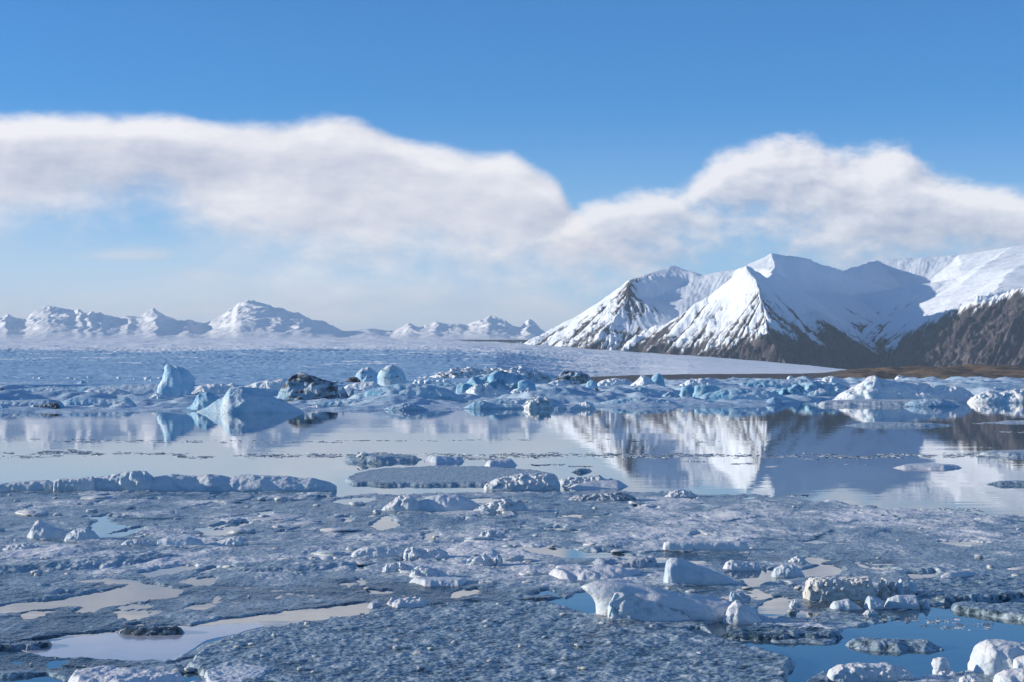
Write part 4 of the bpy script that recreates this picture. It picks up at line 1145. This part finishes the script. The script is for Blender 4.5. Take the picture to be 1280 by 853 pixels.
floe("ice_floe", "grey pointed floe with a wavy back in the blue water at right", fl, [(1048, 808), (1056, 800), (1075, 796), (1120, 798), (1165, 802), (1203, 813), (1180, 817), (1120, 819.5), (1070, 816)], .12, M_FLOE, snow=.45, group=FG, rag=2.5, grain=.06, lump=.04, edge=20, rough=.012)
floe("ice_floe", "grey flat floe at the right edge behind the blue water", fl, [(1182, 760), (1200, 756), (1240, 758), (1300, 757), (1400, 757), (1400, 775), (1280, 778), (1230, 772), (1195, 766)], .12, M_FLOE, snow=.42, group=FG, rag=3, grain=.06, rough=.012)
floe("ice_floe", "broad grey blue floe at the right with a white ridge along its back", fl, [(1112, 745), (1130, 730), (1165, 726), (1220, 724), (1300, 724), (1420, 722), (1420, 750), (1280, 752), (1180, 757), (1150, 752)], .14, M_FLOE, snow=.36, group=FG, rag=3, grain=.06, lump=.04, rough=.012)
floe("ice_floe", "white snow strip along the back of the broad grey blue floe", fl, [(1168, 728), (1190, 724), (1220, 723), (1228, 726), (1200, 730), (1175, 731)], .24, M_CHUNK, group=FG, rag=1.5, grain=.1)
floe("ice_floe", "white bottom slab of snowy ice cut by the lower edge at left", fl, [(78, 856), (85, 846), (105, 841), (130, 839.5), (165, 843), (200, 846), (232, 848), (240, 860), (150, 868), (90, 866)], .17, M_CHUNK, group=FG, rag=2, grain=.06, lump=.04, edge=14)
floe("ice_floe", "translucent grey slab at the bottom beside the white slab", fl, [(252, 848), (270, 840), (300, 836), (330, 838), (342, 845), (330, 858), (290, 868), (255, 862)], .13, M_CHUNK_B, group=FG, rag=2, grain=.06, lump=.03)
floe("ice_floe", "bluish snowy swell in the slush at the left edge", fl, [(-60, 712), (0, 706), (60, 699), (130, 690), (190, 688), (240, 692), (236, 703), (180, 711), (100, 718), (0, 724), (-60, 726)], .16, M_FLOE, snow=.66, group=FG, rag=4, grain=.1, lump=.05, edge=26)
floe("ice_floe", "wide pale blue swell of slush ice at left of the middle", fl, [(255, 712), (290, 701), (360, 696), (430, 697), (470, 704), (450, 715), (380, 724), (300, 725)], .13, M_FLOE, snow=.56, group=FG, rag=4, grain=.1, lump=.04, edge=26)
floe("ice_floe", "flat white floe patch between the dark lead and the big granular floe", fl, [(476, 761), (485, 754), (515, 752), (540, 755), (533, 761), (500, 764)], .14, M_CHUNK, group=FG, rag=3, grain=.06, rough=.05)
floe("ice_floe", "dark rounded ice patch beside the flat white patch", fl, [(453, 760), (465, 753), (480, 753), (482, 761), (465, 765)], .11, M_CHUNK_D, group=FG, rag=2, grain=.06)
floe("ice_floe", "mottled dirty slab pointing right behind the overhanging block", fl, [(676, 722), (690, 712), (720, 708), (770, 712), (812, 715), (808, 724), (770, 731), (700, 730)], .20, M_CHUNK, group=FG, rag=3, grain=.1, lump=.05, edge=16)
floe("ice_floe", "ragged crust sprinkled with black grit behind the mottled slab", fl, [(736, 709), (750, 704), (790, 703), (825, 705), (828, 712), (790, 714), (750, 713)], .2, M_CHUNK_D, group=FG, rag=4, grain=.1, lump=.1)
floe("ice_floe", "smooth pale slab with ribbed snow in the middle slush", fl, [(505, 730), (520, 726), (560, 725), (590, 728), (580, 734), (530, 735)], .14, M_CHUNK_B, group=FG, rag=2, grain=.1)

floe("pale_film", "thin pale film covering the lower left pool", "thin ice", [(18, 812), (60, 800), (130, 790), (200, 783), (260, 781), (330, 775), (335, 785), (300, 794), (262, 803), (244, 814), (222, 828), (140, 829), (50, 824)], .006, M_FILM, snow=.5, rough=.0, rag=3, edge=5, grain=.3)  # thin pale sheet added over the pool so it shows paler than open water

# ------------------------------------------------------------------ chunks
CG = "ice chunks standing in the near slush"
ch = "ice chunk"
berg("ice_chunk", "fin shaped smooth ice chunk, tall on its left end", ch, [(829, 733), (831, 712), (833, 702), (838, 698), (846, 697), (856, 700), (868, 705), (885, 711), (905, 719), (920, 727), (928, 732)], 733, 0.45, M_CHUNK_B, group=CG, rough=.05, p=2.4, taper=.6, nu=110, nv=60)
over = loft("ice_chunk", "large overhanging white ice block with a prow pointing left", ch, [(726.5, 737, 760), (729, 731, 785), (733, 728.5, 806), (738, 731, 832), (744, 738, 868), (750, 742, 900), (757, 744, 930), (765, 745, 948), (776, 745, 951)], 778, M_CHUNK, depth=.36, ex=2.5, rough=.085, ns=.7, group=CG, n=120, m=60, cap=.14, facet=.35)
berg("snow_ridge", "", "", [(758, 764), (768, 742), (780, 739.5), (800, 747), (820, 755), (845, 762), (858, 769), (866, 778)], 780, 0.22, M_CHUNK, parent=over, rough=.16, ns=.4)
berg("right_shoulder", "", "", [(903, 778), (911, 758), (919, 750.5), (926, 751), (938, 762), (954, 777)], 781, 0.6, M_CHUNK, parent=over, rough=.12)
berg("ice_chunk", "cream coloured block of crumbly granular ice", ch, [(1006, 746), (1009, 728), (1015, 723), (1035, 722), (1060, 723), (1085, 721.5), (1105, 723), (1116, 726), (1110, 740), (1098, 748)], 752, 0.4, M_CHUNK_Y, group=CG, p=4, q=3, rough=.14, ns=.3, facet=.6, nu=150, nv=80)
berg("ice_chunk", "pale flat wing of ice leaning on the cream block's right side", ch, [(1095, 746), (1108, 724), (1125, 723), (1140, 726), (1146, 731), (1130, 740), (1112, 748)], 749, 0.5, M_CHUNK_B, group=CG, p=3, rough=.08)
berg("ice_chunk", "low sloping ice shelf in front of the cream block", ch, [(1036, 763), (1042, 752), (1060, 749), (1085, 745), (1100, 748), (1104, 754), (1080, 762)], 764, 0.5, M_CHUNK_B, group=CG, rough=.08)
berg("ice_chunk", "rounded translucent ice pillow right of the cream block", ch, [(1105, 760), (1110, 748), (1122, 744), (1145, 744), (1158, 749), (1162, 756), (1150, 761)], 762, 0.5, M_CHUNK_B, group=CG, rough=.05)
berg("ice_chunk", "big smooth white boulder of ice in the lower right corner", ch, [(1213, 842), (1217, 820), (1226, 808), (1236, 802), (1250, 801), (1275, 804), (1300, 804), (1330, 812), (1350, 845)], 850, 0.6, M_CHUNK, group=CG, p=3, q=2.2, rough=.10, nu=110, nv=60)
berg("ice_chunk", "white boulder leaning over the corner boulder at the right edge", ch, [(1264, 838), (1268, 825), (1280, 820), (1300, 818), (1320, 826), (1326, 842)], 853, 0.6, M_CHUNK, group=CG, p=3, q=2.2, rough=.1)
berg("ice_chunk", "white boulder cut by the bottom edge in front of the corner boulder", ch, [(1243, 862), (1246, 845), (1256, 839), (1280, 836), (1310, 836), (1330, 862)], 868, 0.6, M_CHUNK, group=CG, p=3, q=2.2, rough=.1)
berg("ice_chunk", "long flat white chunk floating in the blue water near the bottom", ch, [(1034, 850), (1038, 838), (1050, 832), (1075, 830), (1090, 831), (1110, 830), (1130, 835), (1146, 840), (1145, 849)], 853, 0.35, M_CHUNK, group=CG, p=3.5, q=2.5, rough=.16, nu=110, nv=60)
boot = loft("ice_chunk", "small boot shaped white chunk near the lower right corner", ch, [(822, 1172, 1180), (824, 1168, 1184), (830, 1166, 1185), (836, 1168, 1184), (846, 1166, 1186)], 848, M_CHUNK, depth=.9, rough=.12, group=CG, cap=.2)
berg("toe", "", "", [(1168, 848), (1175, 838), (1190, 837), (1205, 838), (1209, 843), (1200, 848)], 849, 0.5, M_CHUNK, parent=boot, rough=.12)
berg("ice_chunk", "small white chunk cut by the bottom edge between boot and boulder", ch, [(1198, 858), (1202, 847), (1212, 844), (1222, 849), (1228, 860)], 862, 0.7, M_CHUNK, group=CG, rough=.15)
berg("ice_chunk", "white pyramid shaped chunk in the slush at the left", ch, [(34, 673), (38, 664), (44, 653), (48, 650.5), (55, 653), (64, 657), (75, 661), (88, 666), (92, 673)], 675, 0.7, M_CHUNK, group=CG, rough=.10, p=1.7, q=1.2)
berg("ice_chunk", "rounded grey chunk against the right of the white pyramid", ch, [(80, 676), (85, 667), (95, 661.5), (108, 660), (118, 665), (127, 675)], 677.5, 0.6, M_CHUNK_B, group=CG, rough=.12)
berg("ice_chunk", "flat rounded grey pillow of ice in the left slush", ch, [(194, 683), (198, 675), (210, 671.5), (235, 671), (250, 674), (256, 681)], 684, 0.45, M_CHUNK_B, group=CG, rough=.06)
berg("ice_chunk", "low white lump left of the flat grey pillow", ch, [(150, 682), (160, 675), (175, 674), (190, 677), (198, 683)], 684, 0.5, M_CHUNK, group=CG, rough=.2)
berg("ice_chunk", "long pale tongue of ice pointing left toward the grey pillow", ch, [(256, 681), (275, 676), (292, 671), (302, 671), (310, 678), (306, 682)], 683, 0.4, M_CHUNK, group=CG, rough=.12)
berg("ice_chunk", "low white crust at the left edge below the white pyramid", ch, [(2, 688), (12, 682), (30, 680), (48, 682), (56, 688)], 689, 0.4, M_CHUNK, group=CG, rough=.22)
berg("ice_chunk", "smooth bluish mound of snow ice below the round floe", ch, [(505, 637), (520, 628), (535, 621), (550, 618.5), (570, 618.5), (585, 623), (600, 632), (606, 638)], 640, 0.4, M_CHUNK_B, group=CG, rough=.08)
berg("ice_chunk", "low frosted hump left of the smooth bluish mound", ch, [(476, 638), (488, 628), (500, 620), (512, 619), (522, 626), (530, 638)], 640, 0.5, M_CHUNK, group=CG, rough=.16)
berg("ice_chunk", "curved white ridge of rubble right of the bluish mound", ch, [(588, 641), (597, 634), (612, 630), (622, 626), (632, 624), (640, 627), (655, 630), (660, 637)], 641, 0.35, M_CHUNK, group=CG, rough=.3)
berg("ice_chunk", "dark crusted rubble mound at the edge of the right snow field", ch, [(706, 627), (720, 620), (745, 617), (770, 615.5), (785, 618), (796, 625)], 628, 0.5, M_CHUNK_D, group=CG, rough=.25)
berg("ice_chunk", "long white bar of snow with a blue shaded side in the middle", ch, [(438, 697), (443, 689), (455, 684), (475, 683), (500, 686), (512, 695)], 699, 0.35, M_CHUNK, group=CG, rough=.12)
berg("ice_chunk", "two humped white snow lump in the middle of the slush", ch, [(503, 698), (508, 686), (516, 684), (524, 689), (532, 686.5), (548, 685), (556, 690), (564, 698)], 700, 0.45, M_CHUNK, group=CG, rough=.22)
berg("ice_chunk", "bright ragged white lump right of the two humped snow lump", ch, [(584, 703), (592, 695), (606, 692), (622, 691), (627, 696), (620, 706)], 709, 0.5, M_CHUNK, group=CG, rough=.28)
berg("ice_chunk", "low frosted white lump behind the snow lumps of the middle", ch, [(598, 672), (602, 665), (612, 663), (624, 665), (634, 672)], 674, 0.45, M_CHUNK, group=CG, rough=.25)
berg("ice_chunk", "pale snow heap below the two humped snow lump", ch, [(510, 722), (516, 712), (526, 707), (538, 710), (555, 715), (562, 722)], 724, 0.5, M_CHUNK, group=CG, rough=.22)
berg("ice_chunk", "narrow white snow ridge between bar and dirty slab", ch, [(476, 716), (484, 706), (500, 703), (512, 708), (520, 716)], 718, 0.45, M_CHUNK, group=CG, rough=.25)
berg("ice_chunk", "white wedge with a smooth top right of the fin", ch, [(903, 712), (908, 703), (914, 700), (930, 702), (948, 703), (958, 708), (952, 713)], 714, 0.5, M_CHUNK, group=CG, rough=.10)
berg("ice_chunk", "grey dome of ice in the pool right of the fin", ch, [(964, 720), (968, 711), (978, 706), (990, 706), (1000, 711), (1006, 720)], 722, 0.6, M_CHUNK_B, group=CG, rough=.08)
berg("ice_chunk", "little white peak of ice at the rim of the right snow field", ch, [(985, 704), (990, 698), (997, 695), (1004, 699), (1012, 704)], 706, 0.6, M_CHUNK, group=CG, rough=.2)
berg("ice_chunk", "glassy clear upright shard right of the overhanging block", ch, [(911, 751), (914, 741), (920, 739), (928, 742), (938, 746), (938, 753)], 755, 0.5, M_CHUNK_B, group=CG, p=3, rough=.2, facet=.9)
berg("ice_chunk", "small pale fragment standing at the rim of the grey pool", ch, [(987, 760), (990, 751), (994, 749), (999, 753), (998, 760)], 761, 0.6, M_CHUNK, group=CG, rough=.2)
berg("ice_chunk", "small pale chunk left of the cream block's foot", ch, [(986, 758), (990, 752), (997, 750), (1000, 757)], 759, 0.7, M_CHUNK, group=CG, rough=.2)
berg("ice_chunk", "tiny pale bump before the low sloping shelf", ch, [(1078, 768), (1084, 763), (1092, 762.5), (1099, 768)], 769, 0.5, M_CHUNK, group=CG, rough=.15)
berg("ice_chunk", "small white lump on the ragged grey floe of the brash line", ch, [(443, 574), (448, 566), (456, 565), (462, 569), (470, 574)], 577, 0.5, M_CHUNK, group=CG, rough=.25)
berg("ice_chunk", "low pale lump in the thin slush by the open water's edge at right", ch, [(829, 622), (838, 615), (850, 612), (862, 614), (872, 621)], 623, 0.5, M_CHUNK, group=CG, rough=.2)

# small bits, copied from a few shapes
_bits = [block_mesh("ice_bit", M_CHUNK if i < 4 else M_CHUNK_B, 50 + 2.7 * i, ex=2.5, rough=.4, hs=.7) for i in range(6)]


def bits(n, x0, x1, y0, y1, s0, s1, label, group, flat=1.0):
    k = 0; tries = 0
    while k < n and tries < n * 60:
        tries += 1
        px, py = rnd.uniform(x0, x1), rnd.uniform(y0, y1)
        X, Y = at(px, py)
        if float(slush_level(np.array([px]), np.array([py]), np.array([X]), np.array([Y]))[0]) < 3: continue
        if flat == 1.0 and rnd.random() > .35 + 1.6 * max(0.0, float(tone_at(px, py))) : continue
        w = (s0 + (s1 - s0) * rnd.random() ** 2.2) / FX * Y
        place(rnd.choice(_bits), X, Y, 0.03 if flat > .5 else 0.012, w, label, "ice bit", group, sq=(1.25, rnd.uniform(.7, 1.3), rnd.uniform(.45, .9) * flat), tilt=.15 if flat > .9 else .04)
        k += 1


bits(34, -20, 430, 618, 690, 3, 13, "small white ice bit frozen in the slush below the long blue grey floe", "bits of the left slush")
bits(26, -20, 430, 690, 850, 3, 12, "small pale ice bit around the two lower left pools", "bits around the left pools")
bits(52, 430, 830, 625, 750, 3, 14, "small white ice bit in the middle slush among the snow lumps", "bits of the middle slush")
bits(34, 830, 1290, 690, 790, 3, 13, "small pale ice bit in the slush around the fin and the cream block", "bits of the right slush")
bits(34, 440, 830, 668, 735, 6, 26, "lumpy white piece of the snowy rubble in the middle of the slush", "rubble of the middle slush", flat=.7)
bits(30, -20, 430, 618, 720, 10, 40, "flat pale ice plate lying in the left slush", "plates in the left slush", flat=.35)
bits(18, 830, 1290, 700, 800, 10, 34, "flat grey ice plate lying in the right slush near the blue water", "plates in the right slush", flat=.35)
bits(24, 640, 1290, 622, 690, 2, 8, "tiny bright ice bit on the wide snow field at right", "bits on the right snow field")

for _ in range(56):
    px_, py_ = rnd.uniform(270, 960), rnd.uniform(765, 851)
    if float(sdf([(270, 815), (400, 783), (560, 764), (700, 763), (850, 796), (970, 826), (965, 852), (280, 852)], np.array([px_]), np.array([py_]))[0]) < 0: continue
    X_, Y_ = at(px_, py_)
    place(rnd.choice(_bits), X_, Y_, .115, rnd.uniform(2.5, 9) / FX * Y_, "small ice crystal lump on the big granular floe", "ice bit", "crystal lumps on the big floe", sq=(1.2, rnd.uniform(.7, 1.3), rnd.uniform(.4, .8)))

# ------------------------------------------------------------------ thin strips of brash drifting on the open water
STRIPS = [(-40, 130, 549.7, 0.5, 49), (60, 140, 552, 0.5, 34), (80, 430, 552.7, 0.7, 152), (130, 330, 550.8, 0.4, 45), (-60, 75, 571, 1.6, 133), (50, 122, 566.5, 2.3, 247), (115, 235, 567.5, 1.2, 171), (-60, 60, 567, 1.0, 57), (222, 265, 571.5, 1.8, 114), (280, 345, 569.5, 1.5, 114), (330, 440, 569.5, 2.0, 304), (415, 470, 571, 1.6, 114), (440, 640, 569, 1.4, 247), (540, 660, 573.5, 2.2, 247), (600, 860, 570.5, 2.4, 608), (640, 900, 568.5, 1.0, 228), (850, 1290, 570, 1.8, 798), (1000, 1130, 573, 1.2, 133), (1180, 1330, 569, 2.2, 323), (420, 570, 551.2, 0.3, 34), (560, 660, 550.5, 0.6, 26), (690, 900, 552, 1.6, 34), (660, 705, 581.5, 0.8, 49), (710, 740, 583.5, 0.6, 41), (856, 882, 577, 0.4, 22), (915, 940, 579.5, 0.7, 26), (1056, 1088, 581, 0.4, 19), (962, 972, 583.5, 0.5, 11), (1240, 1330, 540, 0.8, 38), (1215, 1300, 529, 0.6, 57), (640, 1010, 620, 1.2, 171), (-40, 60, 616, 2, 76), (1130, 1230, 638, 1.5, 57), (1150, 1240, 783, 3.0, 76), (1130, 1200, 776, 2.0, 57), (150, 230, 828, 2, 49)]


def brash():
    V = []; Q = []; S = []
    r = np.random.default_rng(5)
    for x0, x1, yc, sp, n in STRIPS:
        for _ in range(n):
            px = r.uniform(x0, x1)
            if float(fbm(px / 34 + yc, yc * 3.3, 0.0, 3)) + r.random() * .9 < .25: continue
            py = yc + (r.normal() * .6 + 1.6 * float(fbm(px / 55, yc * .7, 0.0, 2))) * sp
            X, Y = at(px, py)
            w = (1.2 + 13 * r.random() ** 3) / FX * Y * .5
            dp = w * r.uniform(.8, 2.6)
            hgt = (.008 + .018 * r.random() ** 2) * min(1.0, Y / 90)
            k = 7
            a = np.sort(r.uniform(0, 2 * math.pi, k))
            rr = r.uniform(.7, 1.15, k)
            i0 = len(V)
            for zz, s_ in ((-.03, 1.05), (hgt * .7, 1.0), (hgt, .72)):
                for j in range(k):
                    V.append((X + w * rr[j] * math.cos(a[j]) * s_, Y + dp * rr[j] * math.sin(a[j]) * s_, zz + .25 * hgt * r.normal() * (zz > 0)))
            V.append((X, Y, hgt * 1.05)); S += [r.uniform(.0, .95)] * (3 * k + 1)
            for lv in (0, 1):
                for j in range(k):
                    j2 = (j + 1) % k
                    Q.append((i0 + lv * k + j, i0 + lv * k + j2, i0 + (lv + 1) * k + j2, i0 + (lv + 1) * k + j))
            for j in range(k):
                Q.append((i0 + 2 * k + j, i0 + 2 * k + (j + 1) % k, i0 + 3 * k, i0 + 3 * k))
    Q = np.array(Q)
    t = Q[Q[:, 2] == Q[:, 3]][:, :3]; q = Q[Q[:, 2] != Q[:, 3]]
    tag(mesh_np("brash_ice", np.array(V), q, M_BRASH, loc=(0., 120., 0.), attrs={'snow': np.array(S)}, smooth=False, tris=t), kind='stuff')


brash()
